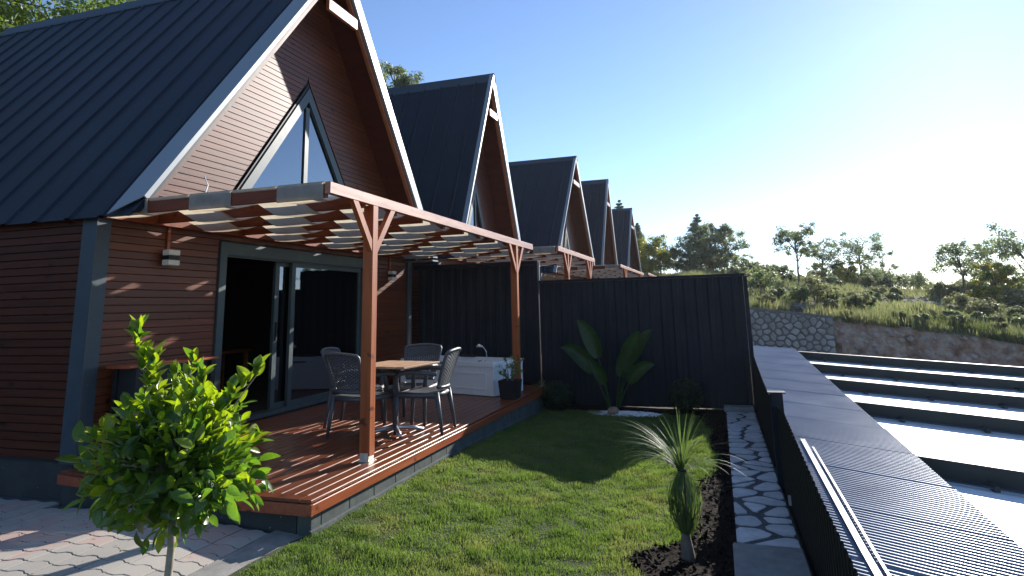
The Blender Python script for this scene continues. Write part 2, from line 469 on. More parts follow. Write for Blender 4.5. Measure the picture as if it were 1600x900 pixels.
    def strip(s, rows):
        """rows of equal-length point lists -> grid of quads"""
        n = len(rows[0]); vs = [p for r_ in rows for p in r_]
        fs = [(i * n + j, i * n + j + 1, (i + 1) * n + j + 1, (i + 1) * n + j) for i in range(len(rows) - 1) for j in range(n - 1)]
        return s.add(vs, fs)
    def lathe(s, prof, c, n=20):
        rings = [[(c[0] + r_ * math.cos(2 * math.pi * k / n), c[1] + r_ * math.sin(2 * math.pi * k / n), c[2] + z) for k in range(n)] for r_, z in prof]
        vs = sum(rings, []); fs = []
        for k in range(len(rings) - 1):
            fs += [(k * n + i, k * n + (i + 1) % n, (k + 1) * n + (i + 1) % n, (k + 1) * n + i) for i in range(n)]
        fs += [tuple(range(n - 1, -1, -1)), tuple(range((len(rings) - 1) * n, len(rings) * n))]
        return s.add(vs, fs)

WLOC = {}
def thing(name, label, cat, loc=(0, 0, 0), rotz=0.0, group=None):
    o = bpy.data.objects.new(name, None)
    o.empty_display_size = 0.2
    col.objects.link(o)
    o.location = loc; o.rotation_euler = (0, 0, rotz)
    o['label'] = label; o['category'] = cat
    if group: o['group'] = group
    WLOC[o.name] = Vector(loc)
    return o

def link_mesh(name, me, mat, parent=None, label=None, kind=None):
    o = bpy.data.objects.new(name, me)
    col.objects.link(o)
    if mat is not None and not me.materials:
        me.materials.append(mat)
    if parent is not None:
        o.parent = parent
    if label: o['label'] = label
    if kind: o['kind'] = kind
    WLOC[o.name] = WLOC.get(parent.name, Vector()) if parent is not None else Vector()
    return o

def part(name, mb, mat, parent=None, local=False, smooth=False, label=None, kind=None, cat=None, group=None):
    """one mesh object; vertices given in world coordinates unless local"""
    me = bpy.data.meshes.new(name)
    vs = mb.v
    off = WLOC.get(parent.name, Vector()) if parent is not None else Vector()
    if not local and off.length:
        vs = [(x - off[0], y - off[1], z - off[2]) for x, y, z in vs]
    me.from_pydata(vs, [], mb.f)
    me.update()
    if smooth:
        me.polygons.foreach_set('use_smooth', [True] * len(me.polygons))
    o = link_mesh(name, me, mat, parent, label, kind)
    if cat: o['category'] = cat
    if group: o['group'] = group
    return o

def np_mesh(name, V, F, mat, parent=None, kind=None, label=None, smooth=False, world=True):
    """V (n,3) and F (m,k) numpy arrays, all faces with k corners"""
    V = np.asarray(V, dtype=np.float32).copy(); F = np.asarray(F, dtype=np.int32)
    if parent is not None and world:
        V -= np.array(WLOC.get(parent.name, Vector()), dtype=np.float32)
    me = bpy.data.meshes.new(name)
    k = F.shape[1]
    me.vertices.add(len(V)); me.vertices.foreach_set('co', V.ravel())
    me.loops.add(F.size); me.loops.foreach_set('vertex_index', F.ravel())
    me.polygons.add(len(F))
    me.polygons.foreach_set('loop_start', np.arange(len(F), dtype=np.int32) * k)
    me.polygons.foreach_set('loop_total', np.full(len(F), k, dtype=np.int32))
    if smooth:
        me.polygons.foreach_set('use_smooth', np.ones(len(F), dtype=bool))
    me.update(calc_edges=True)
    return link_mesh(name, me, mat, parent, label, kind)

def copy_tree(o, parent=None):
    c_ = o.copy(); col.objects.link(c_); c_.parent = parent
    WLOC[c_.name] = WLOC.get(o.name, Vector())
    for ch in list(o.children):
        copy_tree(ch, c_)
    return c_

def leaf_quads(C, N, size, aspect=2.2, droop=0.0, jitter=0.35):
    """rhombic leaves at C with approximate normals N"""
    n = len(C)
    N = N + rng.normal(0, jitter, (n, 3)); N /= np.linalg.norm(N, axis=1)[:, None] + 1e-9
    T = rng.normal(0, 1, (n, 3)); T[:, 2] -= droop
    T -= N * (T * N).sum(1)[:, None]; T /= np.linalg.norm(T, axis=1)[:, None] + 1e-9
    B = np.cross(N, T)
    s = (size * rng.uniform(0.6, 1.35, n))[:, None]
    V = np.stack([C - T * s * 0.5, C + B * s * 0.5 / aspect + T * s * 0.05, C + T * s * 0.5, C - B * s * 0.5 / aspect + T * s * 0.05], 1).reshape(-1, 3)
    F = np.arange(4 * n).reshape(-1, 4)
    return V, F

# ------------------------------------------------------------------ terrain
def smooth01(t):
    t = min(1.0, max(0.0, t)); return t * t * (3 - 2 * t)

def lerp_tab(x, tab):
    if x <= tab[0][0]: return tab[0][1]
    for (a, va), (b_, vb) in zip(tab, tab[1:]):
        if x <= b_: return va + (vb - va) * (x - a) / (b_ - a)
    return tab[-1][1]

ZE = [(-60, -1.6), (-20, -0.75), (-9, 0.35), (-3.6, 1.10), (-1.0, 1.46), (4, 1.6)]
ZC = [(-90, 0.5), (-45, 0.2), (-23, 1.3), (-16.5, 2.2), (-9.5, 3.35), (-2.8, 4.3), (8, 4.5), (60, 7)]
def hill_h(x, y):
    ze = lerp_tab(y, ZE); zc = lerp_tab(y, ZC)
    t = (x - 24) / 36.0
    if t < 1:
        z = ze + (zc - ze) * (t ** 0.85 if t > 0 else 0)
    else:
        z = zc - 0.10 * (x - 60) * smooth01((x - 60) / 60) * (0.35 if y > 0 else 1.0)
        z = max(z, -40)
    return z + mnoise.noise(Vector((x * 0.13, y * 0.13, 0))) * 0.35 * min(1, max(0, (x - 24) / 8)) + mnoise.noise(Vector((x * 0.5, y * 0.5, 3))) * 0.12

def ground_h(x, y):
    base = -0.05
    low = -2.4
    if y < -0.75 and x > -40:
        base = -0.05 + (low + 0.05) * smooth01((-0.75 - y) / 0.25)
    if y > 14:
        base = -0.05 + (y - 14) * 0.32 * smooth01((y - 14) / 8)
        base = min(base, 14)
    if x > 24 and y < 2.5:
        return hill_h(x, y)
    if x > 24:
        k = max(smooth01((x - 50) / 10), 1 - smooth01((y - 2.5) / 0.5))
        hh = hill_h(x, y)
        return base * (1 - k) + max(hh, base) * k
    return base

def axis(segs):
    out_ = []
    for a, b_, n in segs:
        out_ += list(np.linspace(a, b_, n, endpoint=False))
    out_.append(segs[-1][1])
    return out_
gx = axis([(-900, -60, 8), (-60, 0, 10), (0, 22, 14), (22, 23.84, 6), (23.84, 23.96, 1), (23.96, 60, 90), (60, 100, 30), (100, 300, 20), (300, 3000, 10)])
gy = axis([(-2500, -300, 8), (-300, -60, 14), (-60, -24, 20), (-24, -4, 44), (-4, -1.2, 8), (-1.2, -0.7, 8), (-0.7, 2.4, 6), (2.4, 3.2, 3), (3.2, 14, 10), (14, 60, 24), (60, 300, 14), (300, 2500, 8)])
g = MB()
g.strip([[(x, y, ground_h(x, y)) for y in gy] for x in gx])
g.f = [f[::-1] for f in g.f]
o = part("ground", g, M['hill'], kind='structure', smooth=True)

# earth bank cut into the hill to the right of the stone wall
def bank_pt(y, t):
    top = lerp_tab(y, ZE) + 0.02
    x = 22.7 + 1.5 * t ** 0.8
    z = -2.4 + (top + 2.4) * t
    k = math.sin(math.pi * min(1, t)) ** 0.5 if 0 < t < 1 else 0
    nz = mnoise.fractal(Vector((x * 0.9, y * 0.9, z * 0.9)), 0.8, 2.2, 5)
    return (x - nz * 0.38 * k, y, z + 0.10 * k * mnoise.noise(Vector((y * 2, z * 2, 1))))
bk = MB()
ys = np.linspace(-3.55, -30, 190)
bk.strip([[bank_pt(y, t) for t in np.linspace(0, 1, 30)] for y in ys])
part("earth_bank", bk, M['bank'], kind='structure')
# loose rocks sticking out of the bank
def rock_mesh(r, seed, sq=(1, 1, 1), sub=1):
    import bmesh
    bm = bmesh.new()
    bmesh.ops.create_icosphere(bm, subdivisions=sub, radius=1.0)
    rr2 = random.Random(seed)
    off = Vector((rr2.random() * 50, rr2.random() * 50, 0))
    vs = []
    for v_ in bm.verts:
        k = 1 + 0.35 * mnoise.noise(v_.co * 1.3 + off)
        vs.append((v_.co.x * k * r * sq[0], v_.co.y * k * r * sq[1], v_.co.z * k * r * sq[2]))
    fs = [tuple(v_.index for v_ in f.verts) for f in bm.faces]
    bm.free()
    return vs, fs
rocks = MB()
for i in range(650):
    y = rnd.uniform(-3.7, -22); t = rnd.uniform(0.3, 0.98)
    p = bank_pt(y, t)
    vs, fs = rock_mesh(rnd.choice((0.05, 0.07, 0.1, 0.14)), i, (0.8, 1, 0.7))
    rocks.add([(a + p[0], b_ + p[1], c_ + p[2]) for a, b_, c_ in vs], fs)
part("bank_rocks", rocks, M['bank_rock'], kind='stuff')

# ------------------------------------------------------------------ stone retaining wall with single stones
def clip_poly(poly, n, d):
    out_ = []
    for i in range(len(poly)):
        a = poly[i]; b_ = poly[(i + 1) % len(poly)]
        da = a[0] * n[0] + a[1] * n[1] - d; db = b_[0] * n[0] + b_[1] * n[1] - d
        if da <= 0: out_.append(a)
        if da * db < 0:
            t = da / (da - db)
            out_.append((a[0] + (b_[0] - a[0]) * t, a[1] + (b_[1] - a[1]) * t))
    return out_

def voronoi(pts, bound, gap):
    cells = []
    for i, p in enumerate(pts):
        poly = list(bound)
        order = sorted(range(len(pts)), key=lambda j: (pts[j][0] - p[0]) ** 2 + (pts[j][1] - p[1]) ** 2)[1:24]
        for j in order:
            q = pts[j]
            nx, ny = q[0] - p[0], q[1] - p[1]; L = math.hypot(nx, ny)
            nx /= L; ny /= L
            d = (p[0] + q[0]) / 2 * nx + (p[1] + q[1]) / 2 * ny - gap / 2
            poly = clip_poly(poly, (nx, ny), d)
            if len(poly) < 3: break
        if len(poly) >= 3: cells.append(poly)
    return cells

def round_poly(poly, k=0.22):
    out_ = []
    n = len(poly)
    for i in range(n):
        a, p, b_ = poly[i - 1], poly[i], poly[(i + 1) % n]
        out_.append((p[0] + (a[0] - p[0]) * k, p[1] + (a[1] - p[1]) * k))
        out_.append((p[0] + (b_[0] - p[0]) * k, p[1] + (b_[1] - p[1]) * k))
    return out_

def jitter_grid(x0, x1, y0, y1, dx, dy, j, r_):
    pts = []
    ny = max(1, round((y1 - y0) / dy)); nx = max(1, round((x1 - x0) / dx))
    for a in range(ny):
        for b_ in range(nx):
            pts.append((x0 + (b_ + 0.5 + (0.25 if a % 2 else -0.25) + r_.uniform(-j, j)) * (x1 - x0) / nx, y0 + (a + 0.5 + r_.uniform(-j, j)) * (y1 - y0) / ny))
    return pts

WX = 23.6
def wtop(y): return lerp_tab(y, [(-3.62, 1.15), (-1.0, 1.53), (2.6, 2.0)])
wt = thing("retaining_wall", "rubble stone retaining wall with pale stones in grey mortar at foot of the hill", "stone wall", (WX, -0.5, -2.4))
w = MB()
w.prism_x([(-3.62, -2.4), (2.6, -2.4), (2.6, wtop(2.6)), (-3.62, wtop(-3.62))], WX, WX + 0.35)
part("wall_core", w, M['wall_mortar'], wt)
w = MB()
w.prism_x([(-3.64, wtop(-3.62)), (2.6, wtop(2.6)), (2.6, wtop(2.6) + 0.05), (-3.64, wtop(-3.62) + 0.05)], WX - 0.03, WX + 0.38)
part("coping", w, M['wall_mortar'], wt)
r_ = random.Random(3)
pts = jitter_grid(-3.6, 0.0, -0.5, 1.55, 0.27, 0.19, 0.33, r_)
cells = voronoi(pts, [(-3.6, -0.5), (0.0, -0.5), (0.0, 1.62), (-3.6, 1.12)], 0.045)
for i, poly in enumerate(cells):
    if max(p[1] for p in poly) - min(p[1] for p in poly) < 0.06: continue
    poly = round_poly(round_poly(poly, 0.25), 0.25)
    cx = sum(p[0] for p in poly) / len(poly); cz = sum(p[1] for p in poly) / len(poly)
    n = len(poly); d = 0.05 + r_.uniform(0, 0.04)
    vs = [(WX, y, z) for y, z in poly] + [(WX - d * 0.6, y, z) for y, z in poly] + [(WX - d, cx + (y - cx) * 0.72, cz + (z - cz) * 0.72) for y, z in poly]
    fs = [(i2, (i2 + 1) % n, n + (i2 + 1) % n, n + i2) for i2 in range(n)] + [(n + i2, n + (i2 + 1) % n, 2 * n + (i2 + 1) % n, 2 * n + i2) for i2 in range(n)] + [tuple(range(2 * n, 3 * n))]
    part("stone", MB().add(vs, fs), M['stone'], wt)

# ------------------------------------------------------------------ A-frame houses
FY = 5.76      # facade plane
OY = 5.20      # front edge of the roof
PITCH_PLANK = 0.0785

def make_house(label, xl, xr, xa, za, ze, depth, detail=False, panel_w=0.5, tiez=None, dz=0.0):
    """xl/xr eave edges, xa/za apex, ze eave height; door and gable window on the facade"""
    h = thing("house", label, "house", (xa, FY, dz), group="A-frame cabins in a row")
    sl = (za - ze) / (xa - xl); sr_ = (za - ze) / (xr - xa)
    hb = 0.17
    wl = xl + 0.075; wr = xr - 0.05            # walls
    yb = OY + depth
    # ---- roof: structure slab + soffit, metal panels, ridge cap, fascia
    def off_line(sgn, d):
        """roof line shifted inward by d (perpendicular)"""
        s = sl if sgn < 0 else sr_
        return d * math.sqrt(1 + s * s)        # vertical shift
    vl = off_line(-1, 0.10); vr = off_line(1, 0.10)
    core = MB()
    # left and right slabs (wood underside)
    for sgn, xe, vv in ((-1, xl, vl), (1, xr, vr)):
        poly = [(xe, ze), (xa, za), (xa, za - vv), (xe + (0.02 if sgn < 0 else -0.02), ze - 0.02)]
        s = sl if sgn < 0 else sr_
        # inner end: where the inner line meets the eave level
        xi = xa + (xe - xa) * ((za - vv - (ze)) / (za - ze))
        poly = [(xe, ze), (xa, za - 0.004), (xa, za - vv), (xi, ze)]
        if sgn > 0: poly = poly[::-1]
        core.prism_y(poly, OY + 0.03, yb - 0.02)
    roof = part("roof", core, M['soffit'], h)
    npan = max(6, int(round(depth / panel_w)))
    pw = depth / npan
    for sgn, xe in ((-1, xl), (1, xr)):
        d = Vector((xa - xe, 0, za - ze)); L = d.length; d.normalize()
        nrm = Vector((-d.z, 0, d.x)) if sgn < 0 else Vector((d.z, 0, -d.x))
        if nrm.z < 0: nrm = -nrm
        base = Vector((xe, 0, ze)) - d * 0.05
        prof = [(0, 0.012), (pw - 0.11, 0.012), (pw - 0.085, 0.034), (pw - 0.045, 0.034), (pw - 0.012, 0.012)]
        me = None
        for k in range(npan):
            y0 = OY + k * pw
            vs = []
            for e in (base, base + d * (L + 0.05)):
                for (yy, hh) in prof:
                    vs.append(e + nrm * hh + Vector((0, y0 + yy, 0)))
                for (yy, hh) in reversed(prof):
                    vs.append(e + nrm * (hh - 0.008) + Vector((0, y0 + yy, 0)))
            n = 10
            fs = [(i, (i + 1) % n, n + (i + 1) % n, n + i) for i in range(n)] + [tuple(range(9, -1, -1)), tuple(range(10, 20))]
            if me is None:
                first = part("roof_panel", MB().add(vs, fs), M['metal'], roof)
                me = first.data; y00 = y0
            else:
                c_ = first.copy(); col.objects.link(c_); c_.location = (0, y0 - y00, 0)
    # ridge cap
    cp = MB()
    dl = Vector((xl - xa, 0, ze - za)).normalized(); dr = Vector((xr - xa, 0, ze - za)).normalized()
    A = Vector((xa, 0, za + 0.075)); a1 = A + dl * 0.27; a2 = A + dr * 0.27
    top = [a1 + Vector((-0.004, 0, -0.03)), a1, A + Vector((-0.03, 0, -0.02)), A + Vector((0.03, 0, -0.02)), a2, a2 + Vector((0.004, 0, -0.03))]
    cp.strip([[(p.x, OY - 0.035, p.z) for p in top], [(p.x, yb + 0.02, p.z) for p in top]])
    cp.f = [f[::-1] for f in cp.f]
    nv = len(cp.v)
    cp.strip([[(p.x, OY - 0.035, p.z - 0.012) for p in top], [(p.x, yb + 0.02, p.z - 0.012) for p in top]])
    part("ridge_cap", cp, M['cap_metal'], roof)
    # fascia metal on both rakes + wood trim behind it
    for sgn, xe, s in ((-1, xl, sl), (1, xr, sr_)):
        pd = 0.03 if sgn < 0 else 0.15
        v1 = pd * math.sqrt(1 + s * s)
        if sgn < 0:
            d = Vector((xa - xe, 0, za - ze)); L = d.length; d.normalize(); nrm = Vector((-d.z, 0, d.x))
            b0 = Vector((xe, 0, ze)) - d * 0.06
            wl_ = 0.27 if detail else 0.08
            pr2 = [(OY - 0.03, 0.0), (OY - 0.03, 0.052), (OY + wl_, 0.052), (OY + wl_, 0.044), (OY - 0.022, 0.044), (OY - 0.022, 0.0)]
            # mitred foot: the inner edge stops a little higher than the outer one
            fl = MB()
            vs = []
            for kk, e in enumerate((b0, b0 + d * (L + 0.06))):
                for (yy, hh) in pr2:
                    lift = 0.22 * (1 - (yy - OY + 0.03) / (wl_ + 0.03)) if (kk == 0 and detail) else 0.0
                    p_ = e + nrm * hh + d * lift
                    vs.append((p_.x, yy, p_.z))
            n = 6
            fl.add(vs, [(i, (i + 1) % n, n + (i + 1) % n, n + i) for i in range(n)] + [(5, 4, 3, 2, 1, 0), (6, 7, 8, 9, 10, 11)])
            part("rake_flashing", fl, M['flashing'], roof)
        xi = xa + (xe - xa) * ((za - v1 - ze) / (za - ze))
        poly = [(xe - 0.03 * sgn * -1, ze), (xa, za + 0.06), (xa, za - v1), (xi, ze)]
        poly[0] = (xe + 0.03 * sgn, ze)
        if sgn > 0: poly = poly[::-1]
        part("fascia", MB().prism_y(poly, OY - 0.020, OY + 0.028), M['fascia_metal'] if sgn > 0 else M['metal'], roof)
        v2 = v1 + 0.004 * s; v3 = v2 + 0.075 * s
        xi2 = xa + (xe - xa) * ((za - v2 - ze) / (za - ze)); xi3 = xa + (xe - xa) * ((za - v3 - ze) / (za - ze))
        poly = [(xi2, ze), (xa, za - v2), (xa, za - v3), (xi3, ze)]
        if sgn > 0: poly = poly[::-1]
        part("rake_trim", MB().prism_y(poly, OY + 0.035, OY + 0.09), M['frame_wood'], roof)
    if detail:
        part("eave_board", MB().box(xr - 0.20, xr + 0.05, OY - 0.02, OY + 0.75, ze - 0.07, ze - 0.045), M['fascia_metal'], roof)
    # collar tie between the rakes
    tz = tiez if tiez else za - 0.95
    hl = (za - 0.28 - tz) / sl
    hr = (za - 0.28 - tz) / sr_
    part("collar_tie", MB().cbox(xa - hl + 0.12, xa + hr - 0.1, OY + 0.0, OY + 0.06, tz - 0.09, tz + 0.09, 0.006), M['frame_wood'], roof)
    # ---- walls
    ix = 0.06
    def xrange(z):
        if z <= ze + 0.05:
            return wl + 0.13, wr - 0.13
        k = (za - vl - 0.02 - z) / (za - vl - ze)
        return xa - (xa - xl) * max(0, (za - vl - z) / (za - ze)), xa + (xr - xa) * max(0, (za - vr - z) / (za - ze))
    zb = 0.42 + dz
    core = MB()
    zi = 2.62 + dz
    half = min(1.72, (wr - wl) / 2 - 0.75)
    dx0, dx1 = (6.22, 9.62) if detail else (xa - half, xa + half)
    dtop = zi
    # facade core as pieces around door and window
    yw0, yw1 = FY + 0.02, FY + 0.12
    core.box(wl, dx0, yw0, yw1, zb, dtop)
    core.box(dx1, wr, yw0, yw1, zb, dtop)
    gb = 2.93 + dz
    gx_l, gx_r, ga = (6.20, 9.50, 5.14) if detail else (xa - 1.0, xa + 1.0, gb + 2.0)
    gxa = 7.84 if detail else xa
    zc_ = ze + 0.04
    core.box(wl, wr, yw0, yw1, dtop, zc_)
    def poly_core(pts_): core.prism_y(pts_, yw0, yw1)
    xl1, xr1 = xrange(zc_ + 0.02); xlg, xrg = xrange(gb)
    if gb > zc_:
        poly_core([(xl1, zc_), (xr1, zc_), (xrg, gb), (xlg, gb)])
    xlt, xrt = xrange(ga)
    poly_core([(xlg, gb), (gx_l, gb), (gxa, ga), (xlt, ga)])
    poly_core([(gx_r, gb), (xrg, gb), (xrt, ga), (gxa, ga)])
    poly_core([(xlt, ga), (xrt, ga), (xa + 0.03, za - vl - 0.03), (xa - 0.03, za - vl - 0.03)])
    # side and back walls
    core.box(wl, wl + 0.1, yw1, yb - 0.3, zb, ze + 0.08)
    core.box(wr - 0.1, wr, yw1, yb - 0.3, zb, ze + 0.08)
    core.box(wl, wr, yb - 0.4, yb - 0.3, zb, ze)
    core.prism_y([(xl1, ze), (xr1, ze), (xa, za - vl - 0.05)], yb - 0.4, yb - 0.3)
    wall = part("wall", core, M['black'] if detail else M['cladding'], h)
    part("plinth", MB().box(wl + 0.01, wr - 0.01, FY + 0.03, yb - 0.3, dz - 0.05, zb), M['plinth'], h)
    fl = MB().box(wl + 0.1, wr - 0.1, yw1, yb - 0.4, zb, zb + 0.02)
    part("floor", fl, M['interior'], h)
    if detail:
        # boards on the facade, one by one
        z = 0.45
        segs_n = 0
        while z < za - vl - 0.1:
            z1 = z + PITCH_PLANK - 0.004
            xa0, xb0 = xrange(z); xa1, xb1 = xrange(z1)
            if z < ze + 0.05 < z1: xa1, xb1 = xa0, xb0
            if z > ze + 0.05 or z1 > ze + 0.05:
                xa0 += 0.0; xb0 -= 0.0
            spans = [((xa0, xa1), (xb0, xb1))]
            def cut(spans, l0, l1, r0, r1):
                res = []
                for (a0, a1), (b0, b1) in spans:
                    if l0 - a0 > 0.02 or l1 - a1 > 0.02: res.append(((a0, a1), (max(a0, l0), max(a1, l1))))
                    if b0 - r0 > 0.02 or b1 - r1 > 0.02: res.append(((min(b0, r0), min(b1, r1)), (b0, b1)))
                return res
            if z < dtop: spans = cut(spans, dx0 - 0.015, dx0 - 0.015, dx1 + 0.015, dx1 + 0.015)
            if z1 > gb - 0.03 and z < ga + 0.12:
                f0 = max(0, min(1.05, (ga + 0.13 - z) / (ga - gb))); f1 = max(0, min(1.05, (ga + 0.13 - z1) / (ga - gb)))
                spans = cut(spans, gxa - (gxa - gx_l) * f0, gxa - (gxa - gx_l) * f1, gxa + (gx_r - gxa) * f0, gxa + (gx_r - gxa) * f1)
            for (a0, a1), (b0, b1) in spans:
                if b0 - a0 < 0.03: continue
                c_ = 0.0035; y0 = FY - 0.004 + rnd.uniform(-0.0015, 0.0015)
                zz0, zz1 = z, z1
                vs = []
                for (xx0, xx1, sg) in ((a0, a1, 1), (b0, b1, -1)):
                    vs += [(xx0, FY + 0.02, zz0), (xx0, y0 + c_, zz0), (xx0, y0, zz0 + c_), (xx1, y0, zz1 - c_), (xx1, y0 + c_, zz1), (xx1, FY + 0.02, zz1)]
                fs = [(i, i + 1, 6 + i + 1, 6 + i) for i in range(5)] + [(5, 4, 3, 2, 1, 0), (6, 7, 8, 9, 10, 11)]
                part("plank", MB().add(vs, fs), M['siding'], wall)
            z += PITCH_PLANK
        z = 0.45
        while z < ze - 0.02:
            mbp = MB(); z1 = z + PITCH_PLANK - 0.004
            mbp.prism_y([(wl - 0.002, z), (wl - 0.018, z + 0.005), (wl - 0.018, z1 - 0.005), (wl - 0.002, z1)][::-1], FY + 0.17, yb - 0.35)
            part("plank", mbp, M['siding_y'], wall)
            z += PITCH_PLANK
        # corner trims
        for xc, sg in ((wl, 1), (wr, -1)):
            t = MB()
            xo = xc - 0.03 * sg
            t.box(min(xo, xo + 0.155 * sg), max(xo, xo + 0.155 * sg), FY - 0.028, FY - 0.006, 0.42, ze - 0.02)
            t.box(min(xo, xo + 0.012 * sg), max(xo, xo + 0.012 * sg), FY - 0.006, FY + 0.16, 0.42, ze - 0.02)
            part("corner_trim", t, M['trim'], wall)
            t = MB().box(min(xo - 0.004 * sg, xo + 0.012 * sg), max(xo - 0.004 * sg, xo + 0.012 * sg), FY - 0.034, FY - 0.029, 0.42, ze - 0.02)
            part("trim_lip", t, M['cap_metal'], wall)
    else:
        for xc, sg in ((wl, 1), (wr, -1)):
            xo = xc - 0.03 * sg
            t = MB().box(min(xo, xo + 0.155 * sg), max(xo, xo + 0.155 * sg), FY - 0.02, FY + 0.15, zb, ze - 0.02)
            part("corner_trim", t, M['trim'], wall)
    # ---- gable window
    def win_bar(p, q, w_, name="window_frame", par=None, y0=FY - 0.03, y1=FY + 0.06, mat=None):
        p = Vector((p[0], p[1])); q = Vector((q[0], q[1])); d = (q - p).normalized(); nn = Vector((-d.y, d.x)) * w_ / 2
        poly = [p - nn, q - nn, q + nn, p + nn]
        return MB().prism_y([(v_.x, v_.y) for v_ in poly], y0, y1)
    fr_ = MB()
    sL = (ga - gb) / (gxa - gx_l); sR = (ga - gb) / (gx_r - gxa)
    tw = 0.13
    fv1 = tw * math.sqrt(1 + sL * sL); fv2 = tw * math.sqrt(1 + sR * sR)
    fr_.prism_y([(gx_l, gb), (gx_l + fv1 / sL, gb), (gxa, ga - fv1), (gxa, ga)], FY - 0.035, FY + 0.05)
    fr_.prism_y([(gx_r - fv2 / sR, gb), (gx_r, gb), (gxa, ga), (gxa, ga - fv2)], FY - 0.035, FY + 0.05)
    fr_.box(gx_l + fv1 / sL, gx_r - fv2 / sR, FY - 0.03, FY + 0.05, gb, gb + 0.07)
    win = part("gable_window", fr_, M['frame'], h)
    mul = MB().box(gxa - 0.045, gxa + 0.045, FY - 0.02, FY + 0.045, gb + 0.07, ga - fv1 - 0.10)
    part("mullion", mul, M['frame'], win)
    ln = MB().prism_y([(gx_l - 0.05, gb), (gx_l - 0.004, gb), (gxa, ga + 0.004), (gxa, ga + 0.07)], FY - 0.02, FY - 0.002)
    part("flashing", ln, M['black'], win)
    pn = MB().prism_y([(gx_l + fv1 / sL, gb + 0.07), (gxa - 0.045, gb + 0.07), (gxa - 0.045, ga - fv1 - 0.05)], FY + 0.004, FY + 0.012)
    part("pane", pn, M['glass_gable'], win)
    pn = MB().prism_y([(gxa + 0.045, gb + 0.07), (gx_r - fv2 / sR, gb + 0.07), (gxa + 0.045, ga - fv2 - 0.05)], FY + 0.006, FY + 0.014)
    part("pane", pn, M['glass_gable'], win)
    # ---- sliding door
    zb2 = zb + 0.0
    f = MB()
    ft = 0.11
    f.box(dx0, dx0 + ft, FY - 0.03, FY + 0.14, zb2, dtop)
    f.box(dx1 - ft, dx1, FY - 0.03, FY + 0.14, zb2, dtop)
    f.box(dx0 + ft, dx1 - ft, FY - 0.028, FY + 0.14, dtop - 0.15, dtop - 0.001)
    f.box(dx0 + ft, dx1 - ft, FY - 0.035, FY + 0.14, zb2, zb2 + 0.05)
    door = part("sliding_door", f, M['frame'], h)
    a, b_ = dx0 + ft, dx1 - ft
    xm = dx0 + 0.43 * (dx1 - dx0)
    f = MB()
    f.box(a, b_, FY + 0.0, FY + 0.02, dtop - 0.175, dtop - 0.15)
    part("head_track", f, M['trim'], door)
    # two leaves: left one slid half behind the right one
    for (l0, l1, yy, nm) in ((xm - 0.02, b_, FY + 0.015, 0), (xm - 0.30, b_ - 0.5, FY + 0.075, 1)):
        f = MB()
        f.box(l0, l0 + 0.085, yy, yy + 0.045, zb2 + 0.05, dtop - 0.176)
        f.box(l1 - 0.07, l1, yy, yy + 0.045, zb2 + 0.05, dtop - 0.176)
        f.box(l0 + 0.085, l1 - 0.07, yy, yy + 0.045, zb2 + 0.05, zb2 + 0.12)
        f.box(l0 + 0.085, l1 - 0.07, yy, yy + 0.045, dtop - 0.23, dtop - 0.176)
        part("door_leaf", f, M['frame'], door)
        g_ = MB().box(l0 + 0.085, l1 - 0.07, yy + 0.018, yy + 0.026, zb2 + 0.12, dtop - 0.23)
        part("door_glass", g_, M['glass_door'], door)
        if nm == 1:
            hd = MB().box(l0 + 0.03, l0 + 0.055, yy - 0.02, yy, zb2 + 0.95, zb2 + 1.2)
            part("handle", hd, M['black'], door)
    return h

H1 = make_house("nearest A-frame cabin, its whole plank gable and sliding door in view", 4.525, 11.33, 7.90, 7.24, 2.73, 7.5, True, 0.44, tiez=6.30)
H2 = make_house("tall narrow second A-frame cabin directly behind the nearest one", 12.55, 17.35, 14.93, 7.80, 2.86, 7.5, panel_w=0.5, tiez=6.72, dz=0.05)
H3 = make_house("third A-frame cabin from the camera, its roof top level with the mid sky", 21.1, 29.0, 25.36, 7.90, 2.90, 7.5, panel_w=0.5, tiez=6.75, dz=0.1)
H4 = make_house("fourth A-frame cabin, second smallest in the receding row", 30.3, 36.1, 33.75, 8.48, 2.95, 7.5, panel_w=0.5, tiez=7.1, dz=0.1)
H5 = make_house("farthest and smallest A-frame cabin at the end of the row beside the pines", 39.6, 48.5, 43.9, 8.33, 3.0, 7.5, panel_w=0.5, tiez=7.0, dz=0.1)

# interior of the nearest cabin: wooden table and a back partition
t = thing("side_table", "wooden table standing in the dark room behind the open sliding door", "table", (8.0, 7.6, 0.44))
part("tabletop", MB().cbox(7.55, 8.75, 7.3, 7.9, 1.14, 1.18, 0.004), M['fascia_wood'], t)
for x in (7.6, 8.66):
    for y in (7.35, 7.81):
        part("leg", MB().box(x, x + 0.05, y, y + 0.05, 0.44, 1.14), M['frame_wood'], t)

# wall lamps and conduits
for (x, lab, xm_) in ((5.44, "square up-and-down wall lamp on the planks left of the door", 0), (10.45, "square up-and-down wall lamp in the shade right of the door", 1)):
    l = thing("wall_lamp", lab, "lamp", (x, FY - 0.02, 2.37), group="wall lamps of the nearest cabin")
    part("lamp_shade", MB().cbox(x - 0.075, x + 0.075, FY - 0.12, FY - 0.03, 2.395, 2.455, 0.008, 'x'), M['lamp_white'], l, label="upper pale half")
    part("lamp_body", MB().box(x - 0.07, x + 0.07, FY - 0.115, FY - 0.02, 2.345, 2.3948), M['black'], l)
    part("lamp_shade", MB().cbox(x - 0.075, x + 0.075, FY - 0.12, FY - 0.03, 2.285, 2.345, 0.008, 'x'), M['lamp_white'], l, label="lower pale half")
    part("conduit", MB().box(x - 0.018, x + 0.018, FY - 0.028, FY - 0.008, 2.45, 2.74), M['fascia_wood'], l)

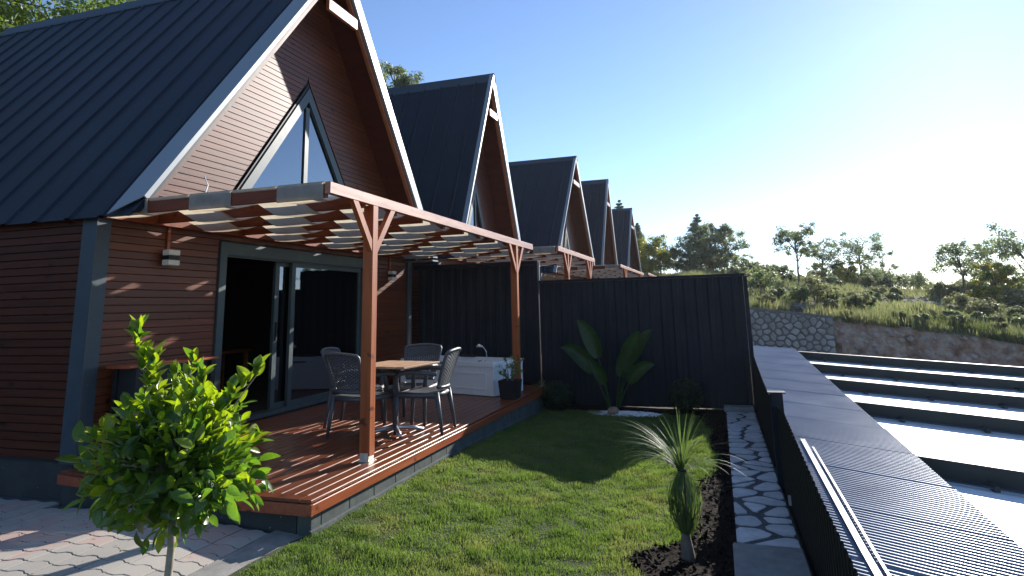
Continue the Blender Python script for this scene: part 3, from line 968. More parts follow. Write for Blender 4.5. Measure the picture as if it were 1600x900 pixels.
# ------------------------------------------------------------------ deck of the nearest cabin
D = 0.40
dk = thing("deck", "reddish oiled wooden deck in front of the nearest cabin, raised on a block wall", "deck", (7.5, 4.3, 0))
def gl(x, y):
    """garden ground: the lawn falls from the deck towards the stone path"""
    return 0.148 * smooth01((y - 0.9) / 1.9) * (1 - 0.75 * smooth01((x - 6.5) / 4.0))

DX0, DX1, DY0, DY1 = 4.20, 10.95, 2.92, FY - 0.04
def dl(yy):
    """left end of the deck, slightly out of square"""
    return DX0 + max(0.0, yy - 3.8) * 0.125

y = DY0 + 0.105
bw = 0.118
while y < DY1 - 0.02:
    w_ = min(bw, DY1 - y)
    xs = DX0 + 0.005 + 0.10 if y > DY0 + 0.1 else DX0
    brk = rnd.choice((6.2, 7.4, 8.3, 9.1))
    for a, b_ in ((dl(y + w_) + 0.108, brk - 0.002), (brk + 0.002, DX1)):
        part("deck_board", MB().cbox(a, b_, y, y + w_ - 0.007, D - 0.024, D + rnd.uniform(-0.0012, 0.0012), 0.005), M['deck'], dk)
    y += bw
part("deck_board", MB().cbox(DX0, DX1, DY0 + 0.0, DY0 + 0.097, D - 0.024, D + 0.001, 0.005), M['deck'], dk, label="border board along the front edge")
bb = MB()
for ya_, yb2 in ((DY0 + 0.105, 3.8), (3.8, DY1 - 0.002)):
    bb.prism_z([(dl(ya_), ya_), (dl(ya_) + 0.10, ya_), (dl(yb2) + 0.10, yb2 - 0.002), (dl(yb2), yb2 - 0.002)], D - 0.024, D + 0.001, 0.003)
part("deck_board", bb, M['deck'], dk, label="border board along the left edge")
part("fascia_board", MB().cbox(DX0 - 0.004, DX1, DY0 - 0.018, DY0 + 0.004, D - 0.105, D - 0.026, 0.004), M['fascia_wood'], dk)
for ya_, yb2 in ((DY0 - 0.018, 3.799), (3.801, DY1)):
    part("fascia_board", MB().prism_z([(dl(ya_) - 0.022, ya_), (dl(ya_) - 0.006, ya_), (dl(yb2) - 0.006, yb2), (dl(yb2) - 0.022, yb2)], D - 0.105, D - 0.026), M['fascia_wood'], dk)
jo = MB()
x = DX0 + 0.3
while x < DX1:
    jo.box(x, x + 0.045, DY0 + 0.02, DY1 - 0.05, D - 0.10, D - 0.027); x += 0.5
part("joists", jo, M['soffit'], dk)
# block foundation with open joints
x = DX0 + 0.03
xi = 0
while x < DX1 - 0.05:
    x2 = min(x + (0.13 if xi == 0 else 0.385), DX1)
    part("foundation_block", MB().cbox(x, x2 - 0.006, DY0 + 0.02, DY0 + 0.14, -0.02, D - 0.112, 0.004, 'z'), M['block'], dk)
    x = x2; xi += 1
for ya_, yb2 in ((DY0 + 0.145, 3.80), (3.80, DY1)):
    part("foundation_wall", MB().prism_z([(dl(ya_) + 0.03, ya_), (dl(ya_) + 0.15, ya_), (dl(yb2) + 0.15, yb2), (dl(yb2) + 0.03, yb2)], -0.02, D - 0.112), M['plinth'], dk)
fp = MB().box(DX0 + 0.036, DX1 - 0.01, DY0 + 0.03, DY0 + 0.10, 0.0, D - 0.115)
part("foundation_core", fp, M['black'], dk)
# mortar ledge at the foot
led = MB()
xs = np.linspace(DX0 + 0.02, DX1, 60)
rows = []
for xx in xs:
    zt = gl(xx, 2.9) + 0.03 + 0.012 * mnoise.noise(Vector((xx * 3, 0, 0)))
    yo = DY0 + 0.005 + 0.01 * mnoise.noise(Vector((xx * 4, 5, 0)))
    rows.append([(xx, DY0 + 0.03, zt + 0.012), (xx, yo, zt), (xx, yo - 0.012, -0.02)])
led.strip(rows)
part("mortar_skirt", led, M['block'], dk)

# ------------------------------------------------------------------ pergolas with woven cloth strips
def make_pergola(label, glabel, x0, x1, yf, yb, zt, posts, zfoot, nraft, nstrip=5, detail=True):
    p = thing("pergola", label, "pergola", (x0, yf, zfoot), group="pergolas in front of the cabins")
    part("front_beam", MB().cbox(x0, x1, yf - 0.03, yf + 0.025, zt - 0.105, zt, 0.005), M['frame_wood'], p)
    part("wall_ledger", MB().cbox(x0 + 0.02, x1 - 0.02, yb - 0.02, yb + 0.025, zt - 0.15, zt - 0.02, 0.005), M['rafter_wood'], p)
    xs = np.linspace(x0 + 0.03, x1 - 0.04, nraft)
    for x in xs:
        part("rafter", MB().cbox(x - 0.022, x + 0.022, yf + 0.027, yb - 0.022, zt - 0.135, zt - 0.012, 0.004, 'y'), M['rafter_wood'], p)
    W = (yb - yf - 0.12) / nstrip
    for k in range(nstrip):
        ya = yf + 0.045 + k * W; yb_ = ya + W - 0.012
        pts_ = []
        # path of the strip in XZ
        up0 = (k % 2 == 1)                     # k even: wraps under the end rafter
        over = zt + 0.004; under = zt - 0.152
        xE = xs[0] - 0.032
        if not up0:
            pts_ += [(xs[0] + 0.05, over), (xE + 0.005, over + 0.002), (xE, over - 0.01), (xE, under + 0.03), (xE + 0.006, under)]
        else:
            pts_ += [(xE + 0.01, over - 0.03), (xE - 0.004, over - 0.004), (xE + 0.005, over)]
        for i in range(len(xs) - 1):
            a_, c_ = xs[i], xs[i + 1]
            za_ = over if (i % 2 == 0) == up0 else under
            zc2 = under if za_ == over else over
            nn_ = 12
            sagr = rnd.uniform(0.0, 0.006)
            for j in range(1 if i else 1, nn_ + 1):
                t_ = j / nn_
                # stays near the rafter, crosses in the middle
                e = min(1.0, max(0.0, (t_ - 0.10) / 0.80))
                zz = za_ + (zc2 - za_) * e - sagr * math.sin(math.pi * t_)
                pts_.append((a_ + (c_ - a_) * t_, zz))
        lastz = pts_[-1][1]
        pts_.append((xs[-1] + 0.032, lastz)); pts_.append((xs[-1] + 0.034, lastz - 0.05 if lastz > zt - 0.05 else lastz + 0.05))
        nw = 7 if detail else 3
        rows = []
        for i2, (px_, pz_) in enumerate(pts_):
            row = []
            for j in range(nw):
                s_ = j / (nw - 1)
                wob = 0.008 * mnoise.noise(Vector((px_ * 3, ya * 7 + s_ * 3, k))) if i2 > 5 else 0
                row.append((px_, ya + (yb_ - ya) * s_, pz_ + wob - 0.012 * math.sin(math.pi * s_) * (1 if i2 > 5 else 0)))
            rows.append(row)
        part("cloth_strip", MB().strip(rows), M['cloth'], p, smooth=True)
        if detail:
            # hem roll along the strip edge
            part("cloth_hem", MB().tube([(a_, ya, z_ + 0.001) for a_, z_ in pts_], 0.0035, 5), M['cloth'], p)
    for px_ in posts:
        pw_ = 0.10
        part("post", MB().cbox(px_ - pw_ / 2, px_ + pw_ / 2, yf - 0.032, yf + 0.075, zfoot + 0.05, zt - 0.106, 0.006, 'z'), M['post_wood'], p)
        ft_ = MB()
        ft_.box(px_ - 0.045, px_ + 0.045, yf - 0.025, yf + 0.068, zfoot + 0.003, zfoot + 0.05)
        ft_.box(px_ - pw_ / 2 - 0.004, px_ - pw_ / 2, yf - 0.02, yf + 0.06, zfoot + 0.003, zfoot + 0.075)
        ft_.box(px_ - 0.06, px_ + 0.06, yf - 0.045, yf + 0.085, zfoot + 0.001, zfoot + 0.006)
        part("post_foot", ft_, M['galv'], p)
        for sgn in (-1, 1):
            br = MB()
            b0 = Vector((px_ + sgn * 0.045, yf - 0.004, zt - 0.50)); b1 = Vector((px_ + sgn * 0.36, yf - 0.004, zt - 0.106))
            d = (b1 - b0).normalized(); nn = Vector((-d.z, 0, d.x)) * 0.036
            poly = [(b0.x - nn.x, b0.z - nn.z), (b1.x + (-0.036 / abs(d.z) if True else 0) * 1.0, b1.z), (b1.x + 0.036 / abs(d.z), b1.z), (b0.x + nn.x, b0.z + nn.z)]
            if sgn > 0:
                poly = [(px_ + 0.05, zt - 0.56), (px_ + 0.05, zt - 0.45), (b1.x - 0.05, zt - 0.1065), (b1.x + 0.04, zt - 0.1065)]
            else:
                poly = [(px_ - 0.05, zt - 0.45), (px_ - 0.05, zt - 0.56), (b1.x - 0.04, zt - 0.1065), (b1.x + 0.05, zt - 0.1065)]
            br.prism_y(poly, yf - 0.028, yf + 0.02)
            part("brace", br, M['post_wood'], p)
    return p

P1 = make_pergola("nearest pergola woven with cream cloth strips over the deck of the nearest cabin", None, 4.60, 10.95, 3.14, FY - 0.05, 2.86, (5.37, 9.98), D, 11)
P2 = make_pergola("second pergola just beyond the tall dark divider fence", None, 12.93, 17.15, 3.14, FY - 0.05, 3.0, (13.85, 16.45), 0.45, 8, detail=False)
P3 = make_pergola("third pergola seen over the fence in front of the third cabin", None, 22.1, 29.45, 3.14, FY - 0.05, 3.13, (23.4, 28.4), 0.5, 12, detail=False)
P4 = make_pergola("farthest visible pergola, only its tip above the fence by the last cabins", None, 31.5, 37.0, 3.14, FY - 0.05, 3.25, (32.4, 36.0), 0.5, 9, detail=False)

# deck platforms under the farther pergolas
for (x0, x1, zt, lab) in ((12.7, 17.3, 0.45, "deck of the second cabin hidden behind the fence"), (21.9, 29.6, 0.5, "deck of the third cabin hidden behind the fence"), (31.3, 37.2, 0.5, "deck of the fourth cabin behind the fences")):
    dd = thing("deck", lab, "deck", (x0, 3.0, 0))
    part("deck_surface", MB().box(x0, x1, 2.95, FY - 0.04, zt - 0.14, zt), M['deck'], dd)
    part("foundation", MB().box(x0 + 0.03, x1 - 0.03, 3.0, FY - 0.05, -0.05, zt - 0.145), M['block'], dd)

# ------------------------------------------------------------------ corrugated fences
def sheet_profile(u0, u1, pitch=0.2, amp=0.019):
    """trapezoidal profile points (u, w)"""
    pts_ = []
    n = int(round((u1 - u0) / pitch))
    for k in range(n):
        a = u0 + k * pitch
        pts_ += [(a, 0), (a + pitch * 0.38, 0), (a + pitch * 0.5, amp), (a + pitch * 0.88, amp)]
    pts_.append((u0 + n * pitch, 0))
    return pts_

def fence_panel(parent, along, fixed, u0, u1, z0, z1a, z1b=None, sign=1, mat=None, pitch=0.2, amp=0.019):
    """one sheet; along 'x' or 'y'; height may slope from z1a to z1b"""
    z1b = z1a if z1b is None else z1b
    pf = sheet_profile(u0, u1, pitch, amp)
    rows = []
    for side in ((0, 0.0015) if along == 'y' else (0,)):
        for zz in (0, 1):
            row = []
            for (u, w_) in pf:
                z = z0 if zz == 0 else z1a + (z1b - z1a) * (u - u0) / (u1 - u0)
                q = fixed + sign * (w_ + side)
                row.append((u, q, z) if along == 'x' else (q, u, z))
            rows.append(row)
    mb = MB()
    n = len(pf)
    vs = sum(rows, [])
    fs = []
    for j in range(n - 1):
        if along == 'x':
            fs.append((j, j + 1, n + j + 1, n + j)); continue
        fs += [(j, j + 1, n + j + 1, n + j), (2 * n + j, 3 * n + j, 3 * n + j + 1, 2 * n + j + 1)] + ([(n + j, n + j + 1, 3 * n + j + 1, 3 * n + j)] if along == 'y' else [])
    mb.add(vs, fs)
    return part("panel", mb, mat or M['fence'], parent)

FX = 11.5
ef = thing("divider_fence", "tall dark ribbed metal fence closing off the far end of the garden", "fence", (FX, 1.3, 0))
ulist = [-0.44, 0.56, 1.56, 2.36, 3.16]
for a, b_ in zip(ulist, ulist[1:]):
    fence_panel(ef, 'y', FX, a, b_, 0.0, 2.18, sign=-1)
part("cap_rail", MB().box(FX - 0.045, FX + 0.03, -0.475, 3.165, 2.182, 2.225), M['fence'], ef)
part("corner_post", MB().box(FX - 0.04, FX + 0.04, -0.51, -0.445, -0.05, 2.181), M['fence'], ef)
part("rail", MB().box(FX + 0.008, FX + 0.045, -0.44, 3.16, 0.5, 0.55), M['fence'], ef)
tf = thing("divider_fence", "higher dark ribbed metal screen between the hot tub and the second cabin", "fence", (FX, 4.5, 0))
for a, b_ in ((3.24, 4.04), (4.04, 4.84), (4.84, 5.64)):
    fence_panel(tf, 'y', FX - 0.02, a, b_, 0.0, 2.52, sign=-1)
part("cap_rail", MB().box(FX - 0.065, FX + 0.02, 3.17, 5.74, 2.522, 2.602), M['fence'], tf)
part("end_post", MB().box(FX - 0.06, FX + 0.02, 3.17, 3.238, -0.05, 2.521), M['fence'], tf)
part("end_trim", MB().box(FX - 0.0, FX + 0.028, 3.152, 3.169, 2.0, 2.60), M['fascia_metal'], tf)

sf = thing("side_fence", "low dark ribbed metal fence along the stone path with a jagged top edge", "fence", (7.5, -0.47, 0))
def sf_top(x): return lerp_tab(x, [(2.0, 0.56), (3.4, 0.60), (4.4, 0.64), (5.3, 0.71), (6.2, 0.78), (7.9, 0.68), (8.8, 0.72), (10.5, 0.86), (11.4, 0.97)])
x = 1.2
while x < 11.3:
    x2 = min(x + 1.0, 11.4)
    if 11.4 - x2 < 0.3: x2 = 11.4
    n_ = max(1, round((x2 - x) / 0.2)); x2 = x + n_ * 0.2
    fence_panel(sf, 'x', -0.47, x, x2, -0.05, sf_top(x), sf_top(x2), sign=-1, mat=M['fence_side'], pitch=0.1, amp=0.013)
    x = x2
pst = MB().cbox(6.86, 6.95, -0.535, -0.42, -0.05, 0.86, 0.006, 'z')
part("fence_post", pst, M['fence'], sf)
part("post_cap", MB().box(6.84, 6.97, -0.56, -0.40, 0.861, 0.872), M['fence'], sf)
part("rail_clip", MB().box(5.75, 5.78, -0.436, -0.415, 0.15, 0.22), M['alu'], sf)

# ------------------------------------------------------------------ carport roof on the lower terrace
def strip_z(x): return lerp_tab(x, [(2, 0.42), (4, 0.45), (6.2, 0.52), (9, 0.60), (12, 0.71), (14.5, 0.81)])
cp = thing("carport_roof", "carport roof on the lower terrace, white sheets between dark beams and a corrugated edge", "roof", (9, -3, -2.4))
# corrugated edge strip: sheets laid across, slightly skewed
SK = 0.40
xk = 1.8
idx = 0
while xk < 14.4:
    x_end = xk + 0.90
    mb = MB(); rows_a = []; rows_b = []
    npr = 20
    for i in range(npr * 6 + 1):
        s_ = i / (npr * 6)
        x = xk + (x_end + 0.03 - xk) * s_
        wv = 0.0055 * math.cos(2 * math.pi * i / 6.0)
        lift = 0.006 * s_ + 0.004 * (idx % 2)
        z = strip_z(x) + wv + lift
        rows_a.append((x + 0.14 + 0.09 * SK, -0.50, z + 0.017)); rows_b.append((x + 0.14 - 0.84 * SK, -1.43, z - 0.035))
    mb.strip([rows_a, rows_b])
    me_o = part("corrugated_sheet", mb, M['strip_metal'], cp, smooth=True)
    xk = x_end; idx += 1
# under-board so that the strip has a body
ub = MB()
ub.strip([[(1.6, -0.58, strip_z(1.6) - 0.06), (1.6 - 0.3, -1.42, strip_z(1.6) - 0.11)], [(6.2, -0.58, strip_z(6.2) - 0.06), (5.9, -1.42, strip_z(6.2) - 0.11)], [(14.4, -0.58, strip_z(14.4) - 0.06), (14.1, -1.42, strip_z(14.4) - 0.11)]])
part("strip_board", ub, M['beam_dark'], cp)
ed = MB()
rows = []
for x in np.linspace(1.6, 14.2, 30):
    rows.append([(x, -1.432, strip_z(x + 0.3) - 0.055), (x, -1.425, strip_z(x + 0.3) - 0.35), (x, -1.40, strip_z(x + 0.3) - 0.35)])
ed.strip(rows)
part("edge_flashing", ed, M['beam_dark'], cp)
# beams
def on_line(xe, y): return xe - 0.385 * (-1.43 - y)
YR = -8.5
beams = [14.17, 12.35, 10.62, 8.80, 6.28, 4.0, 1.6]
def beam_z(xe, y): return strip_z(xe) - 0.06 - 0.052 * (-1.43 - y)
HB = 0.155
for i, xe in enumerate(beams):
    vs = []
    wdt = 0.10
    for y in (-1.434, YR):
        x = on_line(xe, y); z = beam_z(xe, y)
        vs += [(x, y, z - HB), (x + wdt, y, z - HB), (x + wdt, y, z), (x, y, z)]
    part("beam", MB().add(vs, [(3, 2, 1, 0), (4, 5, 6, 7), (0, 1, 5, 4), (1, 2, 6, 5), (2, 3, 7, 6), (3, 0, 4, 7)]), M['beam_dark'], cp)
    # flat bar and brackets at the camera-side foot of the beam
    vs = []
    for y in (-1.436, YR):
        x = on_line(xe, y); z = beam_z(xe, y) - HB
        vs += [(x - 0.16, y, z + 0.022), (x - 0.13, y, z + 0.022), (x - 0.13, y, z + 0.034), (x - 0.16, y, z + 0.034)]
    part("glazing_bar", MB().add(vs, [(3, 2, 1, 0), (4, 5, 6, 7), (0, 1, 5, 4), (1, 2, 6, 5), (2, 3, 7, 6), (3, 0, 4, 7)]), M['trim'], cp)
    yk = -1.9
    while yk > -6.4:
        x = on_line(xe, yk); z = beam_z(xe, yk) - HB
        part("bracket", MB().box(x - 0.17, x - 0.001, yk - 0.02, yk + 0.02, z + 0.006, z + 0.045), M['beam_dark'], cp)
        yk -= 0.72
    # posts carrying the beam ends
    for y in (-1.6, YR + 0.1):
        x = on_line(xe, y)
        part("post", MB().box(x, x + 0.09, y - 0.05, y + 0.05, -2.42, beam_z(xe, y) - HB - 0.002), M['beam_dark'], cp)
for a, b_ in zip(beams, beams[1:]):
    # white sheet from beam b_ (nearer) to beam a (farther)
    rows = []
    for k in range(7):
        t_ = k / 6
        xe = b_ + 0.10 + (a - b_ - 0.10) * t_
        row = []
        for y in np.linspace(-1.436, YR, 16):
            x = on_line(xe, y)
            zb_ = beam_z(b_ + (a - b_) * t_, y) - HB + 0.004
            row.append((x, y, zb_ + 0.02 * math.sin(math.pi * t_) + 0.006 * mnoise.noise(Vector((x * 1.3, y * 0.8, 2)))))
        rows.append(row)
    part("roof_sheet", MB().strip(rows), M['panel_white'], cp, smooth=True)

rl = thing("rail", "pair of bare aluminium rails lying on the corrugated roof edge beside the low fence", "metal rail", (3.5, -0.62, 0.5))
def rz(x): return strip_z(x) + 0.026
for (xa_, xb_, yy, ww) in ((1.5, 6.28, -0.615, 0.034), (1.6, 6.0, -0.662, 0.014)):
    mb = MB()
    pr_ = [(-ww / 2, 0), (-ww / 2, 0.012), (-ww / 2 + 0.005, 0.012), (-ww / 2 + 0.005, 0.008), (ww / 2 - 0.005, 0.008), (ww / 2 - 0.005, 0.012), (ww / 2, 0.012), (ww / 2, 0)]
    rows = [[(x, yy + u, rz(x) + h_) for u, h_ in pr_] for x in (xa_, (xa_ + xb_) / 2, xb_)]
    n = len(pr_)
    vs = sum(rows, []); fs = []
    for k in range(2):
        fs += [(k * n + i, k * n + (i + 1) % n, (k + 1) * n + (i + 1) % n, (k + 1) * n + i) for i in range(n)]
    mb.add(vs, fs)
    part("rail_profile", mb, M['alu'], rl)

# ------------------------------------------------------------------ lawn, kerb, pavers, path, mulch
def lawn_right(x):
    e = 0.26 + 0.10 * math.sin(x * 1.3 + 0.5) + 0.05 * math.sin(x * 3.1)
    e = max(e, 0.62 * math.exp(-((x - 4.75) / 0.5) ** 2) + 0.12)
    return e
ln_ = MB()
rows = []
for x in np.linspace(-1.5, 10.75, 60):
    yr = lawn_right(x)
    rows.append([(x, yr + (2.96 + (0.06 if x < 4.2 else 0.0) - yr) * t_, gl(x, yr + (2.96 - yr) * t_) + 0.012 * mnoise.noise(Vector((x * 1.5, t_ * 4, 0)))) for t_ in np.linspace(0, 1, 24)])
ln_.strip(rows); ln_.f = [f[::-1] for f in ln_.f]
lawn = part("lawn", ln_, M['turf'], kind='structure', smooth=True)
mulch_base = MB()
rows = []
for x in np.linspace(1.0, 11.45, 70):
    rows.append([(x, y, -0.012 + gl(x, y) + 0.018 * mnoise.noise(Vector((x * 5, y * 5, 0)))) for y in np.linspace(0.0, 1.15 if x < 10.4 else 3.0, 12)])
mulch_base.strip(rows); mulch_base.f = [f[::-1] for f in mulch_base.f]
part("mulch_bed", mulch_base, M['mulch'], kind='structure')

# grass blades
def blades(n, name, xr_, ymax, hmin, hmax, wid, dens_pow=1.0):
    X = rng.uniform(0, 1, n * 3)
    X = xr_[0] + (xr_[1] - xr_[0]) * X ** dens_pow
    Yv = rng.uniform(0.05, 2.96, n * 3)
    er = np.array([lawn_right(x) for x in X])
    keep = (Yv > er + rng.normal(0, 0.03, len(er)))
    X, Yv = X[keep][:n], Yv[keep][:n]
    n = len(X)
    cl = np.array([mnoise.noise(Vector((a * 6, b_ * 6, 0))) for a, b_ in zip(X, Yv)])
    big = np.array([mnoise.noise(Vector((a * 1.6, b_ * 1.6, 9))) for a, b_ in zip(X, Yv)])
    H = (hmin + (hmax - hmin) * rng.uniform(0, 1, n)) * (1 + 1.3 * cl + 0.6 * big)
    H = np.clip(H, 0.012, 0.10)
    # taller against the block wall and mulch
    H *= 1 - 0.25 * np.exp(-((2.96 - Yv) / 0.10) ** 2)
    th = rng.uniform(0, 2 * np.pi, n); ln2 = rng.uniform(0.1, 0.8, n) * H
    dx = np.cos(th) * ln2; dy = np.sin(th) * ln2
    ph = rng.uniform(0, 2 * np.pi, n)
    wx = np.cos(ph) * wid; wy = np.sin(ph) * wid
    Z = np.array([gl(a, b_) for a, b_ in zip(X, Yv)])
    P0 = np.stack([X - wx, Yv - wy, Z], 1); P1_ = np.stack([X + wx, Yv + wy, Z], 1)
    P2_ = np.stack([X + dx * 0.35 + wx * 0.7, Yv + dy * 0.35 + wy * 0.7, Z + H * 0.6], 1)
    P3_ = np.stack([X + dx, Yv + dy, Z + H], 1)
    P4_ = np.stack([X + dx * 0.35 - wx * 0.7, Yv + dy * 0.35 - wy * 0.7, Z + H * 0.6], 1)
    V = np.stack([P0, P1_, P2_, P4_, P3_], 1).reshape(-1, 3)
    b0 = np.arange(n)[:, None] * 5
    T = np.concatenate([b0 + np.array([[0, 1, 2]]), b0 + np.array([[0, 2, 3]]), b0 + np.array([[3, 2, 4]])], 0)
    return np_mesh(name, V, T, M['grass'], kind='stuff')
gb_ = blades(230000, "grass", (2.2, 10.7), 2.96, 0.014, 0.036, 0.0026, 1.5)
gb_['label'] = "short trimmed lawn grass, sunlit in front and shaded towards the fence"; gb_['category'] = "grass"

# mulch chips
n = 9000
X = rng.uniform(2.5, 11.3, n); Yv = rng.uniform(0.02, 1.0, n)
er = np.array([lawn_right(x) for x in X]); k = Yv < er + 0.02
X, Yv = X[k], Yv[k]; n = len(X)
C = np.stack([X, Yv, rng.uniform(0.0, 0.022, n)], 1); N = np.tile([0, 0, 1.0], (n, 1))
V, F = leaf_quads(C, N, 0.045, 2.0, 0, 0.45)
np_mesh("mulch_chips", V, F, M['mulch'], kind='stuff')

# kerb beside the lawn, before the deck corner
kb = MB()
rows = []
for x in np.linspace(-1.5, 4.24, 40):
    e0 = 2.97 + 0.02 * mnoise.noise(Vector((x * 4, 0, 0))); e1 = 3.25 + 0.015 * mnoise.noise(Vector((x * 4, 7, 0)))
    if x > 3.6: e1 += 0.0
    zz = 0.150 + 0.006 * mnoise.noise(Vector((x * 5, 3, 0)))
    rows.append([(x, e0, 0.0), (x, e0 + 0.012, zz - 0.008), (x, (e0 + e1) / 2, zz + 0.008), (x, e1 - 0.01, zz + 0.018), (x, e1, 0.10)])
kb.strip(rows); kb.f = [f[::-1] for f in kb.f]
part("kerb", kb, M['concrete'], kind='structure', smooth=False)
ce = MB().prism_z([(4.24, 2.96), (4.24, 3.4), (4.66, 3.4), (4.66, 2.99)], -0.05, 0.02)

# pavers (interlocking zigzag blocks), laid on a sand sheet
def pz(y): return lerp_tab(y, [(3.1, 0.150), (3.75, 0.200), (4.4, 0.205), (5.6, 0.125), (6.6, 0.10), (12, 0.10)])
pv = MB().strip([[(x_, y_, pz(y_) - 0.021) for y_ in np.linspace(3.15, 12, 30)] for x_ in (-2, 4.63)])
pv.f = [f[::-1] for f in pv.f]
pavement = part("pavement", pv, M['mortar'], kind='structure')
LP, WP = 0.226, 0.155
def paver_poly(cx, cy, g_=0.010):
    z_ = 0.022
    ptsA = []
    # long edge (towards -X) zigzags along Y; the opposite one follows it
    ks = [(-LP / 2 + g_ / 2, 0.0), (-LP / 4 - 0.02, 0.0), (-LP / 4 + 0.02, z_), (LP / 4 - 0.045, z_), (LP / 4 + 0.0, -z_ * 0.4), (LP / 2 - g_ / 2, -z_ * 0.4)]
    lo = [(cx - WP / 2 + g_ / 2 + o_, cy + u) for u, o_ in ks]
    hi = [(cx + WP / 2 - g_ / 2 + o_, cy + u) for u, o_ in ks]
    return lo[::-1] + hi
cands = []
r_i = 0
x = 1.0
while x < 4.55:
    y = 3.37
    while y < 8.5:
        if x + WP / 2 < 4.60 and not (x + WP / 2 > dl(y) + 0.03 and y < 5.80):
            cands.append((x, y))
        y += LP
    x += WP; r_i += 1
cands.sort(key=lambda c_: (c_[0] - 4.4) ** 2 + (c_[1] - 4.6) ** 2)
proto = None
rest = MB()
def visible_pav(c_):
    return c_[0] > 2.6 and c_[1] < 7.5
near = [c_ for c_ in cands if visible_pav(c_)][:298]
ns = set(near)
for c_ in near:
    if proto is None:
        proto = part("paver", MB().prism_z(paver_poly(0, 0), 0.0, 0.02, 0.003), M['paver'], pavement)
        proto.location = (c_[0], c_[1], pz(c_[1]) - 0.021 + rnd.uniform(0, 0.004))
    else:
        q = proto.copy(); col.objects.link(q)
        q.location = (c_[0], c_[1], pz(c_[1]) - 0.021 + rnd.uniform(0, 0.004)); q.rotation_euler = (math.atan((pz(c_[1] + 0.1) - pz(c_[1] - 0.1)) / 0.2) + rnd.uniform(-.008, .008), rnd.uniform(-.008, .008), 0)
for c_ in cands:
    if c_ not in ns:
        rest.prism_z(paver_poly(c_[0], c_[1]), pz(c_[1]) - 0.021, pz(c_[1]) + 0.001)
if rest.v:
    part("pavers", rest, M['paver'], pavement, kind='stuff')

# crazy-paved path
ph = MB().strip([[(5.2, -0.44, 0.004), (5.2, 0.0, 0.004)], [(11.15, -0.44, 0.004), (11.15, 0.0, 0.004)]])
ph.f = [f[::-1] for f in ph.f]
path = part("path", ph, M['mortar'], kind='structure')
r_ = random.Random(11)
pts = jitter_grid(5.22, 11.1, -0.43, 0.0, 0.27, 0.19, 0.44, r_)
for poly in voronoi(pts, [(5.22, -0.43), (11.1, -0.43), (11.1, -0.0), (5.22, -0.0)], 0.055):
    if len(poly) < 3: continue
    poly = round_poly(poly, 0.16)
    part("flagstone", MB().prism_z(poly, 0.0, 0.011 + r_.uniform(0, 0.006), 0.004), M['flag'], path)
slab = MB().cbox(1.0, 5.19, -0.44, 0.03, -0.06, 0.03, 0.01)
part("concrete_slab", slab, M['concrete'], kind='structure')
stp = part("concrete_step", MB().cbox(11.16, 11.42, -0.42, 0.03, -0.04, 0.075, 0.01, 'y'), M['concrete'], kind='structure')

